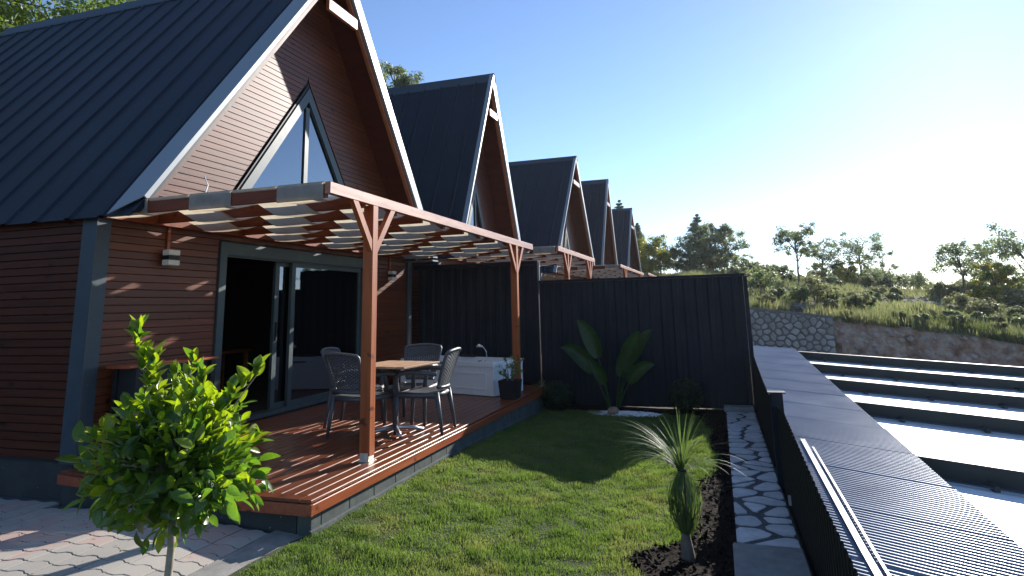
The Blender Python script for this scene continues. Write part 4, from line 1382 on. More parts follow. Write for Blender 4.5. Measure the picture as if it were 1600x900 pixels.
# ------------------------------------------------------------------ chairs, table
def make_chair():
    t = thing("armchair", "", "chair", (0, 0, 0), group="dark woven resin armchairs round the table")
    # local: faces +X, origin on floor at centre
    L = dict(local=True)
    for sy, nm in ((-1, 0), (1, 1)):
        # front leg flows into arm
        part("leg", MB().tube([(0.25, sy * 0.255, 0), (0.235, sy * 0.25, 0.25), (0.225, sy * 0.245, 0.42)], [0.018, 0.024, 0.028], 8), M['resin'], t, smooth=True, **L)
        part("leg", MB().tube([(-0.29, sy * 0.24, 0), (-0.25, sy * 0.225, 0.25), (-0.215, sy * 0.215, 0.44)], [0.017, 0.024, 0.030], 8), M['resin'], t, smooth=True, **L)
        arm = [(0.225, sy * 0.247, 0.42), (0.235, sy * 0.262, 0.54), (0.225, sy * 0.275, 0.615), (0.17, sy * 0.282, 0.652), (0.05, sy * 0.28, 0.665), (-0.12, sy * 0.262, 0.655), (-0.225, sy * 0.235, 0.635)]
        part("armrest", MB().tube(arm, [0.026, 0.022, 0.023, 0.025, 0.026, 0.024, 0.02], 8, flat=1.15), M['resin'], t, smooth=True, **L)
    seat = MB(); rows = []; rows2 = []
    for i in range(9):
        u = i / 8; x = -0.21 + 0.47 * u
        row = []; row2 = []
        for j in range(9):
            v_ = j / 8 * 2 - 1
            w_ = 0.225 + 0.03 * u
            z = 0.435 - 0.022 * (1 - v_ * v_) * math.sin(math.pi * min(1, u * 1.1)) - (0.03 * max(0, u - 0.85) / 0.15) + 0.01 * u
            row.append((x, v_ * w_, z)); row2.append((x, v_ * w_, z - 0.03 - 0.03 * (abs(v_) > 0.9)))
        rows.append(row); rows2.append(row2)
    seat.strip(rows); seat.f = [f[::-1] for f in seat.f]
    seat.strip(rows2)
    part("seat", seat, M['resin'], t, smooth=True, **L)
    ap = MB()
    ap.tube([(-0.21, -0.225, 0.41), (0.03, -0.245, 0.412), (0.255, -0.25, 0.41)], 0.027, 6)
    ap.tube([(-0.21, 0.225, 0.41), (0.03, 0.245, 0.412), (0.255, 0.25, 0.41)], 0.027, 6)
    ap.tube([(0.255, -0.25, 0.405), (0.268, 0, 0.398), (0.255, 0.25, 0.405)], 0.027, 6)
    ap.tube([(-0.21, -0.22, 0.41), (-0.225, 0, 0.405), (-0.21, 0.22, 0.41)], 0.027, 6)
    part("seat_frame", ap, M['resin'], t, smooth=True, **L)
    # back: curved frame and woven strips
    def bp_(v_, h_):
        """v_ -1..1 across, h_ 0..1 height"""
        w_ = 0.175 + 0.045 * math.sin(h_ * math.pi * 0.5) + 0.025 * h_
        x = -0.215 - 0.135 * h_ ** 1.15 + 0.045 * v_ * v_ - 0.045
        z = 0.44 + 0.455 * h_ - 0.025 * v_ * v_ * h_ ** 4
        return Vector((x, v_ * w_, z))
    fr2 = MB()
    pts2 = [bp_(-1, h_) for h_ in np.linspace(-0.05, 0.96, 8)] + [bp_(v_, 1.0) + Vector((0, 0, 0.0)) for v_ in np.linspace(-0.93, 0.93, 9)] + [bp_(1, h_) for h_ in np.linspace(0.96, -0.05, 8)]
    fr2.tube(pts2, 0.018, 8)
    pts3 = [bp_(v_, 0.10) for v_ in np.linspace(-1, 1, 9)]
    part("back_frame", fr2, M['resin'], t, smooth=True, **L)
    part("back_rail", MB().tube(pts3, 0.02, 6), M['resin'], t, smooth=True, **L)
    wv = MB()
    ns_ = 15
    for k in range(ns_):
        v0 = -0.97 + 1.94 * k / ns_; v1_ = v0 + 1.94 / ns_ * 0.80
        rows = []
        for i in range(25):
            h_ = 0.1 + 0.88 * i / 24
            o2 = Vector((0.0035 if (i + k) % 2 else -0.0035, 0, 0))
            rows.append([tuple(bp_(v0, h_) + o2), tuple(bp_((v0 + v1_) / 2, h_) + o2 * 1.8), tuple(bp_(v1_, h_) + o2)])
        wv.strip(rows)
    for i in range(30):
        h_ = 0.12 + 0.85 * i / 29
        rows = [[tuple(bp_(v_, h_)), tuple(bp_(v_, h_ + 0.021))] for v_ in np.linspace(-0.97, 0.97, 13)]
        wv.strip(rows)
    part("woven_back", wv, M['resin'], t, **L)
    return t
ch = make_chair()
ch['label'] = "armchair nearest the camera, its slatted back turned to us behind the post"
spots = [((6.42, 3.84, D), R(-12), None),
         ((7.0, 4.28, D), R(-80), "armchair on the cabin side of the table, partly hidden by the nearest one"),
         ((7.28, 3.66, D), R(184), "armchair at the far side of the table facing the camera"),
         ((6.80, 3.27, D), R(96), "armchair on the lawn side of the table with a sunlit woven back")]
for i, (p, a, lab) in enumerate(spots):
    c_ = ch if i == 0 else copy_tree(ch)
    c_.location = p; c_.rotation_euler = (0, 0, a)
    if lab: c_['label'] = lab

tb = thing("patio_table", "square slatted wooden table on one grey pedestal, between the four armchairs", "table", (6.58, 3.52, D), R(-7))
for k in range(6):
    a = -0.36 + k * 0.12
    part("tabletop_slat", MB().cbox(-0.36, 0.36, a + 0.001, a + 0.118, 0.728, 0.75, 0.003), M['table_wood'], tb, local=True)
part("pedestal", MB().tube([(0, 0, 0.05), (0, 0, 0.70)], 0.032, 12), M['resin'], tb, local=True, smooth=True)
tt = MB(); tt.box(-0.25, 0.25, -0.03, 0.03, 0.70, 0.727); tt.box(-0.03, 0.03, -0.25, 0.25, 0.701, 0.7265)
part("top_bracket", tt, M['resin'], tb, local=True)
for k in range(4):
    a = math.pi / 4 + k * math.pi / 2
    part("foot", MB().tube([(0.02 * math.cos(a), 0.02 * math.sin(a), 0.07), (0.2 * math.cos(a), 0.2 * math.sin(a), 0.045), (0.32 * math.cos(a), 0.32 * math.sin(a), 0.018)], [0.028, 0.022, 0.018], 8), M['alu'], tb, local=True, smooth=True)

# ------------------------------------------------------------------ hot tub
ht = thing("hot_tub", "white panelled hot tub standing on the deck by the dark fence", "hot tub", (9.40, 3.35, D), R(-18))
# local: front face towards -X, long side along +Y
LT, WT, HT = 2.05, 0.80, 0.52
def lp(name, mb, mat, **k): return part(name, mb, mat, ht, local=True, **k)
lp("front_panel", MB().cbox(0.012, 0.04, 0.02, LT - 0.02, 0.01, HT - 0.08, 0.004, 'y'), M['white'])
fp_ = MB()
for (y0, y1, z0, z1) in ((0.16, LT - 0.3, 0.10, 0.118), (0.16, LT - 0.3, 0.332, 0.35), (0.16, 0.178, 0.118, 0.332), (LT - 0.318, LT - 0.3, 0.118, 0.332)):
    fp_.box(0.002, 0.0119, y0, y1, z0, z1)
lp("panel_moulding", fp_, M['white'])
lp("side_panel", MB().cbox(0.045, WT - 0.02, 0.012, 0.04, 0.01, HT - 0.08, 0.004, 'x'), M['white'], label="right end panel")
sp = MB()
for (x0, x1, z0, z1) in ((0.14, WT - 0.12, 0.10, 0.116), (0.14, WT - 0.12, 0.334, 0.35), (0.14, 0.156, 0.116, 0.334), (WT - 0.136, WT - 0.12, 0.116, 0.334)):
    sp.box(x0, x1, 0.003, 0.0119, z0, z1)
lp("panel_moulding", sp, M['white'])
lp("back_panel", MB().box(WT - 0.018, WT - 0.002, 0.02, LT - 0.02, 0.01, HT - 0.08), M['white'])
lp("side_panel", MB().box(0.045, WT - 0.02, LT - 0.04, LT - 0.012, 0.01, HT - 0.08), M['white'], label="left end panel")
rim = MB()
def rr_poly(x0, x1, y0, y1, r, n=5):
    out_ = []
    for cx, cy, a0 in ((x1 - r, y0 + r, -90), (x1 - r, y1 - r, 0), (x0 + r, y1 - r, 90), (x0 + r, y0 + r, 180)):
        for k in range(n + 1):
            a = R(a0 + 90 * k / n); out_.append((cx + r * math.cos(a), cy + r * math.sin(a)))
    return out_
O = rr_poly(0, WT, 0, LT, 0.03); I1 = rr_poly(0.09, WT - 0.09, 0.10, LT - 0.10, 0.16); I2 = rr_poly(0.16, WT - 0.16, 0.2, LT - 0.2, 0.12)
n = len(O)
rings = [[(x, y, HT - 0.08) for x, y in O], [(x, y, HT - 0.012) for x, y in O], [(x * 0.985 + 0.006, y * 0.994 + 0.006, HT) for x, y in O], [(x, y, HT - 0.002) for x, y in I1], [(x, y, HT - 0.03) for x, y in I1], [(x, y, 0.12) for x, y in I2]]
vs = sum(rings, []); fs = []
for k in range(len(rings) - 1):
    fs += [(k * n + i, k * n + (i + 1) % n, (k + 1) * n + (i + 1) % n, (k + 1) * n + i) for i in range(n)]
fs.append(tuple(range(5 * n, 6 * n)))
rim.add(vs, fs)
lp("basin", rim, M['white'])
lp("headrest", MB().cbox(WT - 0.14, WT - 0.06, 0.95, 1.25, HT + 0.001, HT + 0.03, 0.01, 'y'), M['black'])
sh = MB(); sh.tube([(WT - 0.05, 0.72, HT), (WT - 0.055, 0.73, HT + 0.10), (WT - 0.09, 0.78, HT + 0.18)], 0.008, 8)
lp("shower_hose", sh, M['chrome'], smooth=True)
sh = MB(); sh.tube([(WT - 0.085, 0.775, HT + 0.175), (WT - 0.12, 0.84, HT + 0.20), (WT - 0.13, 0.88, HT + 0.185)], [0.016, 0.03, 0.026], 10)
lp("shower_head", sh, M['chrome'], smooth=True)
fa = MB(); fa.tube([(WT - 0.05, 1.42, HT), (WT - 0.06, 1.42, HT + 0.07), (WT - 0.12, 1.41, HT + 0.085)], [0.014, 0.013, 0.011], 8)
lp("tap", fa, M['chrome'], smooth=True)
ct = MB(); ct.lathe([(0.0, 0), (0.035, 0), (0.035, 0.012), (0.0, 0.013)], (0.045, 0.3, HT + 0.001), 12); ct.lathe([(0.0, 0), (0.02, 0), (0.02, 0.01), (0.0, 0.011)], (0.045, 0.2, HT + 0.001), 12)
lp("controls", ct, M['chrome'])
lp("grab_handle", MB().box(-0.004, 0.006, 1.05, 1.28, HT - 0.055, HT - 0.03), M['black'])

# ------------------------------------------------------------------ bench by the cabin wall (behind the tree)
bn = thing("bench", "dark bench with an orange wooden top against the plank wall behind the ficus", "bench", (5.3, 5.55, D))
part("bench_top", MB().cbox(4.78, 5.92, 5.40, 5.70, 1.252, 1.28, 0.005), M['fascia_wood'], bn)
part("bench_body", MB().box(4.86, 5.84, 5.42, 5.68, 0.75, 1.248), M['black'], bn)
for x in (4.84, 5.80):
    for y_ in (5.38, 5.62):
        part("leg", MB().box(x, x + 0.06, y_, y_ + 0.05, D + 0.003, 1.249), M['black'], bn)

# ------------------------------------------------------------------ white cable at the rake foot
cb = MB().tube([(5.30, OY - 0.03, 3.22), (5.34, OY - 0.05, 3.12), (5.30, OY - 0.05, 3.0), (5.22, OY - 0.04, 2.97)], 0.006, 6)
o = part("cable", cb, M['white'], smooth=True, cat="cable"); o['label'] = "short loop of white cable hanging at the foot of the left rake above the pergola"

# ------------------------------------------------------------------ foliage helpers
def cluster_leaves(centers, radii, per, size, aspect=2.0, zs=0.75, droop=0.3, upn=0.5):
    n = len(centers) * per
    c = np.repeat(np.array(centers), per, 0); r = np.repeat(np.array(radii), per)[:, None]
    d = rng.normal(0, 1, (n, 3)); d /= np.linalg.norm(d, axis=1)[:, None]
    k = rng.uniform(0, 1, (n, 1)) ** 0.5
    P = c + d * k * r * np.array([1, 1, zs])
    N = d + np.array([0, 0, upn])
    return leaf_quads(P, N, size, aspect, droop, 0.5)

def make_tree(name, label, x, y, z, h, cr_, kind='tree', trunk=None, seed=0, cat="tree", group=None, leaf=0.14, dens=1.0, crown0=0.35, lean=0.0):
    """h total height, cr_ crown radius, crown0 fraction of the height where the crown starts"""
    rr2 = random.Random(seed)
    t = thing(name, label, cat, (x, y, z), group=group)
    tr_ = trunk or h * 0.022
    wood = MB()
    top = Vector((x + lean * h, y + lean * h * 0.4, z + h * 0.86))
    base = Vector((x, y, z - 0.15))
    tp = []
    for i in range(7):
        u = i / 6
        p = base.lerp(top, u) + Vector((mnoise.noise(Vector((seed, u * 2, 0))), mnoise.noise(Vector((seed, u * 2, 9))), 0)) * 0.06 * h * math.sin(math.pi * u)
        tp.append(p)
    wood.tube(tp, [tr_ * (1.25 - 1.05 * i / 6) for i in range(7)], 7)
    cs = []; rs = []
    if kind == 'pine':
        nl = int(16 + h)
        for i in range(nl):
            u = i / (nl - 1)
            zf = crown0 + (1 - crown0) * u
            rad = cr_ * (1 - u) ** 0.8 * (0.75 + 0.4 * rr2.random()) + 0.12
            for k in range(5):
                a = rr2.uniform(0, 6.28)
                q = Vector((x + math.cos(a) * rad * 0.72, y + math.sin(a) * rad * 0.72, z + h * zf - rad * 0.12))
                st = Vector((x, y, z + h * zf * 0.98))
                if k < 3: wood.tube([st, st.lerp(q, 0.6), q], [tr_ * 0.3 * (1 - u * 0.7), tr_ * 0.2 * (1 - u * 0.7), tr_ * 0.08], 4)
                cs += [st.lerp(q, 0.55), q]; rs += [rad * 0.32 + 0.05, rad * 0.36 + 0.05]
    else:
        nl = max(8, int(13 * dens + rr2.random() * 4))
        for i in range(nl):
            a = i * 2.399 + rr2.uniform(-0.4, 0.4)
            ze_ = rr2.uniform(-0.85, 0.95)
            rad = cr_ * math.sqrt(max(0.05, 1 - (ze_ * 0.85) ** 2)) * rr2.uniform(0.55, 1.0)
            hc = h * (1 - crown0) / 2
            q = Vector((top.x + math.cos(a) * rad, top.y + math.sin(a) * rad, z + h * crown0 + hc + ze_ * hc))
            st = tp[min(5, 2 + int(3 * (ze_ + 1) / 2))]
            mid = st.lerp(q, 0.5) + Vector((0, 0, 0.06 * h))
            wood.tube([st, mid, q], [tr_ * 0.42, tr_ * 0.26, tr_ * 0.08], 5)
            for k in range(4):
                e = q + Vector((rr2.uniform(-1, 1), rr2.uniform(-1, 1), rr2.uniform(-0.7, 0.7))) * cr_ * 0.36
                wood.tube([mid.lerp(q, 0.6), e], [tr_ * 0.16, tr_ * 0.05], 4)
                cs.append(e); rs.append(cr_ * rr2.uniform(0.15, 0.30))
    part("trunk", wood, M['bark'], t, smooth=True)
    mat = {'pine': M['pine'], 'tree': M['tree'], 'yellow': M['yellow'], 'bright': M['bright_tree'], 'scrub': M['scrub']}[kind]
    per = max(8, int((62 if kind != 'pine' else 44) * dens)); leaf *= 0.74
    if kind == 'pine':
        V, F = cluster_leaves(cs, rs, per, leaf, 4.0, 0.55, 0.0, 0.3)
    else:
        V, F = cluster_leaves(cs, rs, per, leaf, 1.8, 0.8)
    np_mesh("crown", V, F, mat, t)
    return t

def make_bush(name, label, x, y, z, w_, h, mat='scrub', seed=0, group=None, leaf=0.12, n=900, cat="shrub"):
    rr2 = random.Random(seed)
    t = thing(name, label, cat, (x, y, z), group=group)
    wood = MB(); cs = []; rs = []
    for i in range(9):
        a = rr2.uniform(0, 6.28); rad = w_ * 0.5 * rr2.uniform(0.1, 0.85)
        q = Vector((x + math.cos(a) * rad, y + math.sin(a) * rad, z + h * rr2.uniform(0.35, 0.85) * (1 - 0.4 * rad / w_)))
        wood.tube([(x, y, z - 0.05), (x + (q.x - x) * 0.4, y + (q.y - y) * 0.4, z + h * 0.35), q], [0.03, 0.02, 0.008], 4)
        cs.append(q); rs.append(min(w_, h) * rr2.uniform(0.2, 0.36))
    part("stem", wood, M['bark'], t)
    V, F = cluster_leaves(cs, rs, max(10, n // 9), leaf, 1.9, 0.9)
    np_mesh("foliage", V, F, M[mat], t)
    return t

def gz(x, y): return ground_h(x, y)

# ------------------------------------------------------------------ trees on the hill (x, bearing y/x, top elevation tan, radius)
def hill_tree(X, by, top, cr_, kind, lab, seed, **kw):
    y = X * by; z = gz(X, y)
    h = 1.75 + top * X - z
    return make_tree("pine_tree" if kind == 'pine' else "tree", lab, X, y, z, h, cr_, kind, seed=seed, **kw)

hill_tree(62, 0.020, 0.133, 2.3, 'pine', "tall bushy conifer on the crest, highest tree left of the bare sky over the hill", 21, leaf=0.32, crown0=0.05, dens=1.5)
hill_tree(60, 0.002, 0.112, 1.9, 'tree', "dense rounded tree touching the right side of the tall crest conifer", 22, leaf=0.26, crown0=0.1, dens=1.5)
hill_tree(61, -0.018, 0.106, 1.9, 'tree', "loose tree at the right of the conifer clump on the crest", 23, leaf=0.24, crown0=0.15, dens=1.1)
hill_tree(58, 0.035, 0.095, 1.7, 'tree', "low tree at the left foot of the crest conifer", 24, leaf=0.26, crown0=0.1, dens=1.3)
hill_tree(56, -0.040, 0.068, 1.2, 'tree', "small feathery tree at the right end of the crest clump", 25, leaf=0.2, crown0=0.1, dens=0.8)
hill_tree(66, 0.138, 0.164, 2.6, 'pine', "pointed conifer rising behind the farthest cabin", 26, leaf=0.32, crown0=0.1, dens=1.6)
hill_tree(64, 0.112, 0.125, 2.2, 'pine', "shorter conifer right of the pointed one behind the farthest cabin", 36, leaf=0.32, crown0=0.1, dens=1.5)
hill_tree(58, 0.098, 0.100, 2.0, 'yellow', "yellow-green bushy tree just right of the farthest cabin", 27, leaf=0.24, crown0=0.05, dens=1.6)
hill_tree(60, 0.080, 0.088, 1.6, 'tree', "green tree between the yellow-green bush and the crest conifer", 28, leaf=0.24, crown0=0.05, dens=1.3)
hill_tree(45, -0.116, 0.104, 1.35, 'tree', "slender tree with a thin bare trunk standing alone in mid hillside", 29, leaf=0.17, crown0=0.42, dens=1.1, trunk=0.07)
hill_tree(52, -0.148, 0.083, 1.25, 'tree', "small round tree right behind the lone slender one", 30, leaf=0.17, crown0=0.25, dens=1.0, trunk=0.07)
hill_tree(55, -0.196, 0.094, 1.9, 'tree', "wide open-crowned tree in the middle of the hillside", 31, leaf=0.19, crown0=0.32, dens=1.2, trunk=0.08)
hill_tree(50, -0.225, 0.060, 0.9, 'tree', "thin small tree right of the wide open-crowned one", 32, leaf=0.15, crown0=0.15, dens=0.7, trunk=0.04)
hill_tree(44, -0.318, 0.072, 1.45, 'tree', "flat-topped tree on the right part of the hillside", 33, leaf=0.18, crown0=0.4, dens=1.1, trunk=0.07)
hill_tree(48, -0.352, 0.070, 1.2, 'tree', "small leaning tree between the flat-topped one and the frame edge", 34, leaf=0.17, crown0=0.3, dens=0.9, trunk=0.06, lean=0.05)
hill_tree(40, -0.392, 0.088, 1.7, 'tree', "largest open tree at the right edge of the photo", 35, leaf=0.18, crown0=0.25, dens=1.1, trunk=0.08)
hill_tree(38, -0.352, 0.040, 0.95, 'yellow', "dark column-like bush with yellow flowers on the right hillside", 37, leaf=0.16, crown0=0.0, dens=1.5)
hill_tree(42, -0.372, 0.018, 0.9, 'yellow', "low yellow-flowering bush right of the dark column-like one", 38, leaf=0.16, crown0=0.0, dens=1.2)
hill_tree(52, -0.178, 0.052, 0.75, 'yellow', "small yellow-topped bush in front of the wide open-crowned tree", 39, leaf=0.16, crown0=0.0, dens=1.2)
# trees behind the nearest cabins
def back_tree(x, y, top, cr_, kind, lab, seed, **kw):
    z = gz(x, y)
    return make_tree("pine_tree" if kind == 'pine' else "tree", lab, x, y, z, top - z, cr_, kind, seed=seed, **kw)
back_tree(11.5, 23.0, 13.5, 4.2, 'bright', "sunlit leafy tree above the left end of the nearest roof", 41, leaf=0.26, crown0=0.05, dens=3.2)
back_tree(16.5, 24.0, 15.5, 4.2, 'bright', "second leafy tree behind the ridge of the nearest roof", 42, leaf=0.26, crown0=0.05, dens=3.2)
back_tree(21.5, 25.0, 17.5, 4.0, 'bright', "darker leafy tree farther right behind the nearest ridge", 43, leaf=0.26, crown0=0.05, dens=2.6)
back_tree(6.0, 26.0, 15.0, 4.5, 'bright', "leafy tree behind the back corner of the nearest cabin", 44, leaf=0.28, crown0=0.05, dens=2.6)
back_tree(30.5, 16.75, 16.0, 1.9, 'tree', "tall leafy tree whose tip shows between the first two roofs", 45, leaf=0.24, crown0=0.2, dens=2.4)
back_tree(32.5, 17.3, 15.6, 0.9, 'pine', "thin pine tip just right of the taller one between the roofs", 46, leaf=0.28, crown0=0.3, dens=1.2)
back_tree(34, 27, 15, 3.0, 'pine', "pine hidden behind the second roof", 47, leaf=0.36, crown0=0.15, dens=1.2)

# shrubs of the hillside
bl = ["low grey-green shrub on the hillside", ]
r_ = random.Random(5)
nb = 0
ORD = ("first", "second", "third", "fourth", "fifth", "sixth", "seventh", "eighth", "ninth", "tenth", "eleventh", "twelfth", "thirteenth", "fourteenth", "fifteenth", "sixteenth", "seventeenth", "eighteenth", "nineteenth", "twentieth")
def ordw(i):
    return ORD[i] if i < 20 else ("twenty-" + ORD[i - 20] if i < 29 else ("thirtieth" if i == 29 else "thirty-" + ORD[i - 30]))
spots = []
for i in range(88):
    X = r_.uniform(26, 62); by = r_.uniform(-0.43, -0.02)
    if i < 20: X = r_.uniform(24.6, 28); by = r_.uniform(-0.40, -0.06)
    s_ = r_.uniform(0.35, 1.15) * (0.6 + X / 70) * (0.7 if i < 20 else 1)
    spots.append((X, by, s_, r_.choice(('scrub', 'scrub', 'tree')), r_.uniform(0.6, 1.2)))
for lo, hi, where in ((0, 28.5, "the lip of the stone wall and bank"), (28.5, 40, "the near part of the hillside"), (40, 51, "the middle of the hillside"), (51, 99, "the upper hillside")):
    row = sorted([q for q in spots if lo <= q[0] < hi], key=lambda q: -q[1])
    for k, (X, by, s_, mt_, hf) in enumerate(row):
        y = X * by
        make_bush("shrub", "low scrub bush, %s from the left along %s" % (ordw(k), where), X, y, gz(X, y) - 0.05, s_ * 1.3, s_ * hf, mt_, seed=int(X * 97), group="scrub bushes scattered over the hillside", leaf=0.08 + 0.0016 * X, n=int(560 * (0.7 + s_)))
for i in range(34):
    by = -0.03 - 0.40 * i / 33 + r_.uniform(-0.005, 0.005); X = r_.uniform(54, 60)
    y = X * by; z = gz(X, y)
    s_ = r_.uniform(0.7, 1.7) * (1.2 if by < -0.2 else 0.7)
    make_bush("shrub", "taller bush, %s from the left in the belt along the hill crest" % ordw(i), X, y, z - 0.1, s_ * 1.4, s_, r_.choice(('tree', 'scrub', 'tree')), seed=200 + i, group="bushes along the crest of the hill", leaf=0.15, n=1000)
# rough tall grass on the lip above the wall and bank
n = 9000
Xl = 24.0 + np.abs(rng.normal(0, 0.9, n)); Yl = rng.uniform(-14, 1.5, n)
kk = np.array([mnoise.noise(Vector((b_ * 0.9, a * 0.9, 14))) > -0.15 for a, b_ in zip(Xl, Yl)])
Xl, Yl = Xl[kk], Yl[kk]; n = len(Xl)
Zl = np.array([ground_h(max(a, 24.05), b_) for a, b_ in zip(Xl, Yl)])
Hl = 0.12 + 0.33 * rng.uniform(0, 1, n) ** 1.5
th = rng.uniform(0, 6.283, n); ld = rng.uniform(0, 0.6, n) * Hl; ta = rng.uniform(0, 6.283, n); wd = 0.016
V = np.stack([np.stack([Xl - np.cos(th) * wd, Yl - np.sin(th) * wd, Zl - 0.08], 1), np.stack([Xl + np.cos(th) * wd, Yl + np.sin(th) * wd, Zl - 0.08], 1), np.stack([Xl + np.cos(ta) * ld, Yl + np.sin(ta) * ld, Zl + Hl], 1)], 1).reshape(-1, 3)
np_mesh("lip_grass", V, np.arange(3 * n).reshape(-1, 3), M['hill_grass'], kind='stuff')
# tufts of tall grass above the wall
n = 52000
X = 24.0 + 38 * rng.uniform(0, 1, n) ** 1.25
Yv = rng.uniform(-0.46, 0.12, n) * X
keep = np.array([(mnoise.noise(Vector((a * 0.16, b_ * 0.16, 4))) + 0.35 * mnoise.noise(Vector((a * 0.7, b_ * 0.7, 4)))) > -0.16 + 0.15 * rnd.random() for a, b_ in zip(X, Yv)])
keep &= ~((Yv > 2.4) & (X < 50))
X, Yv = X[keep], Yv[keep]; n = len(X)
Zb = np.array([ground_h(a, b_) for a, b_ in zip(X, Yv)])
cl = np.array([mnoise.noise(Vector((a * 0.45, b_ * 0.45, 1))) for a, b_ in zip(X, Yv)])
H = (0.10 + 0.20 * rng.uniform(0, 1, n)) * np.clip(1 + 1.4 * cl, 0.35, 2.4)
th = rng.uniform(0, 6.283, n); wd = 0.022 + 0.0006 * X
wx, wy = np.cos(th) * wd, np.sin(th) * wd
ld = rng.uniform(0, 0.5, n) * H; ta = rng.uniform(0, 6.283, n)
P0 = np.stack([X - wx, Yv - wy, Zb - 0.05], 1); P1_ = np.stack([X + wx, Yv + wy, Zb - 0.05], 1)
P2_ = np.stack([X + np.cos(ta) * ld, Yv + np.sin(ta) * ld, Zb + H], 1)
V = np.stack([P0, P1_, P2_], 1).reshape(-1, 3)
o = np_mesh("hill_grass", V, np.arange(3 * n).reshape(-1, 3), M['hill_grass'], kind='stuff')
# dry stones on the hillside
hr = MB()
for i in range(1500):
    X_ = rnd.uniform(25, 50); y_ = X_ * rnd.uniform(-0.42, -0.03)
    if mnoise.noise(Vector((X_ * 0.16, y_ * 0.16, 4))) > 0.02: continue
    vs, fs = rock_mesh(rnd.uniform(0.06, 0.22), 900 + i, (1, 1, 0.6))
    z_ = ground_h(X_, y_)
    hr.add([(a + X_, b_ + y_, c_ + z_) for a, b_, c_ in vs], fs)
M['dark_stone'] = rock_mat("dark_rubble", [(0.3, (0.10, 0.095, 0.09)), (0.7, (0.24, 0.23, 0.22))], 3, 0.9, 0.6, 14, 0.0, 0.03)
part("hill_stones", hr, M['dark_stone'], kind='stuff')

# ------------------------------------------------------------------ ficus standard in the foreground
fc = thing("ficus_tree", "round-headed ficus with glossy bright green leaves in front of the deck", "tree", (2.9, 2.9, 0))
fx, fy = 2.92, 2.92
wood = MB()
wood.tube([(fx, fy, -0.05), (fx + 0.01, fy + 0.004, 0.25), (fx + 0.02, fy, 0.52), (fx + 0.02, fy + 0.01, 0.66)], [0.026, 0.022, 0.02, 0.019], 10)
cc = Vector((fx + 0.03, fy + 0.03, 0.95))
tips = []
rr3 = random.Random(4)
shoots = [(0.02, 0.17, 0.74, 0.0), (-0.12, 0.02, 0.42, 0), (0.16, -0.42, 0.46, 0), (0.05, -0.12, 0.48, 0)]
for i in range(230):
    a = i * 2.399; zf = 1 - 2 * (i + 0.5) / 230
    rad = math.sqrt(1 - zf * zf)
    k = rr3.uniform(0.70, 1.08)
    e = cc + Vector((math.cos(a) * rad * 0.40, math.sin(a) * rad * 0.52, zf * (0.42 if zf > 0 else 0.34))) * k
    # flatter on top, heavier to the right; keep underside round
    tips.append((e, 1.0))
# long shoots at the top left, and to the right
extra = []
def shoot(p0, p1, n_):
    for j in range(n_):
        t_ = j / (n_ - 1)
        extra.append((Vector(p0).lerp(Vector(p1), t_) + Vector((rr3.uniform(-.02, .02), rr3.uniform(-.03, .03), 0)), t_))
shoot((fx, fy + 0.13, 1.20), (fx - 0.03, fy + 0.32, 1.67), 16)
shoot((fx, fy + 0.20, 1.18), (fx + 0.0, fy + 0.22, 1.52), 8)
shoot((fx, fy - 0.02, 1.22), (fx + 0.02, fy - 0.06, 1.49), 8)
shoot((fx, fy - 0.25, 1.16), (fx + 0.05, fy - 0.49, 1.44), 10)
shoot((fx, fy + 0.06, 1.2), (fx + 0.05, fy + 0.08, 1.42), 6)
shoot((fx, fy - 0.12, 1.2), (fx - 0.05, fy - 0.20, 1.42), 6)
for e, k in tips:
    m_ = cc.lerp(e, 0.45) + Vector((0, 0, -0.03))
    wood.tube([Vector((fx + 0.02, fy + 0.01, 0.64)).lerp(cc, 0.15), m_, m_.lerp(e, 0.75)], [0.006, 0.003, 0.0012], 4)
for p0, p1 in (((fx, fy + 0.13, 1.05), (fx - 0.03, fy + 0.32, 1.66)), ((fx, fy - 0.2, 1.05), (fx + 0.05, fy - 0.49, 1.43)), ((fx, fy, 1.0), (fx + 0.02, fy - 0.06, 1.48)), ((fx, fy + 0.18, 1.05), (fx, fy + 0.22, 1.5))):
    wood.tube([p0, Vector(p0).lerp(Vector(p1), 0.5), p1], [0.006, 0.004, 0.002], 5)
part("trunk", wood, M['pale_bark'], fc, smooth=True)
def leaf_mesh(name, L_, W_, fold, curl, mat):
    mb = MB(); rows = []
    N_ = 7
    for i in range(N_):
        t_ = i / (N_ - 1)
        w_ = W_ * (math.sin(math.pi * t_ ** 0.85) ** 0.8) * 0.5 + 0.0004
        z = -curl * t_ * t_ * L_
        rows.append([(t_ * L_, -w_, z + fold * w_), (t_ * L_, 0, z), (t_ * L_, w_, z + fold * w_)])
    mb.strip(rows)
    me = bpy.data.meshes.new(name); me.from_pydata(mb.v, [], mb.f); me.update()
    me.polygons.foreach_set('use_smooth', [True] * len(me.polygons))
    me.materials.append(mat)
    return me, mb
variants = [leaf_mesh("leaf", 0.108, 0.054, 0.35, 0.25, M['ficus']), leaf_mesh("leaf", 0.098, 0.048, 0.5, 0.1, M['ficus']), leaf_mesh("leaf", 0.095, 0.047, 0.45, 0.15, M['ficus_young']), leaf_mesh("leaf", 0.080, 0.038, 0.6, 0.0, M['ficus_young'])]
leafs = []
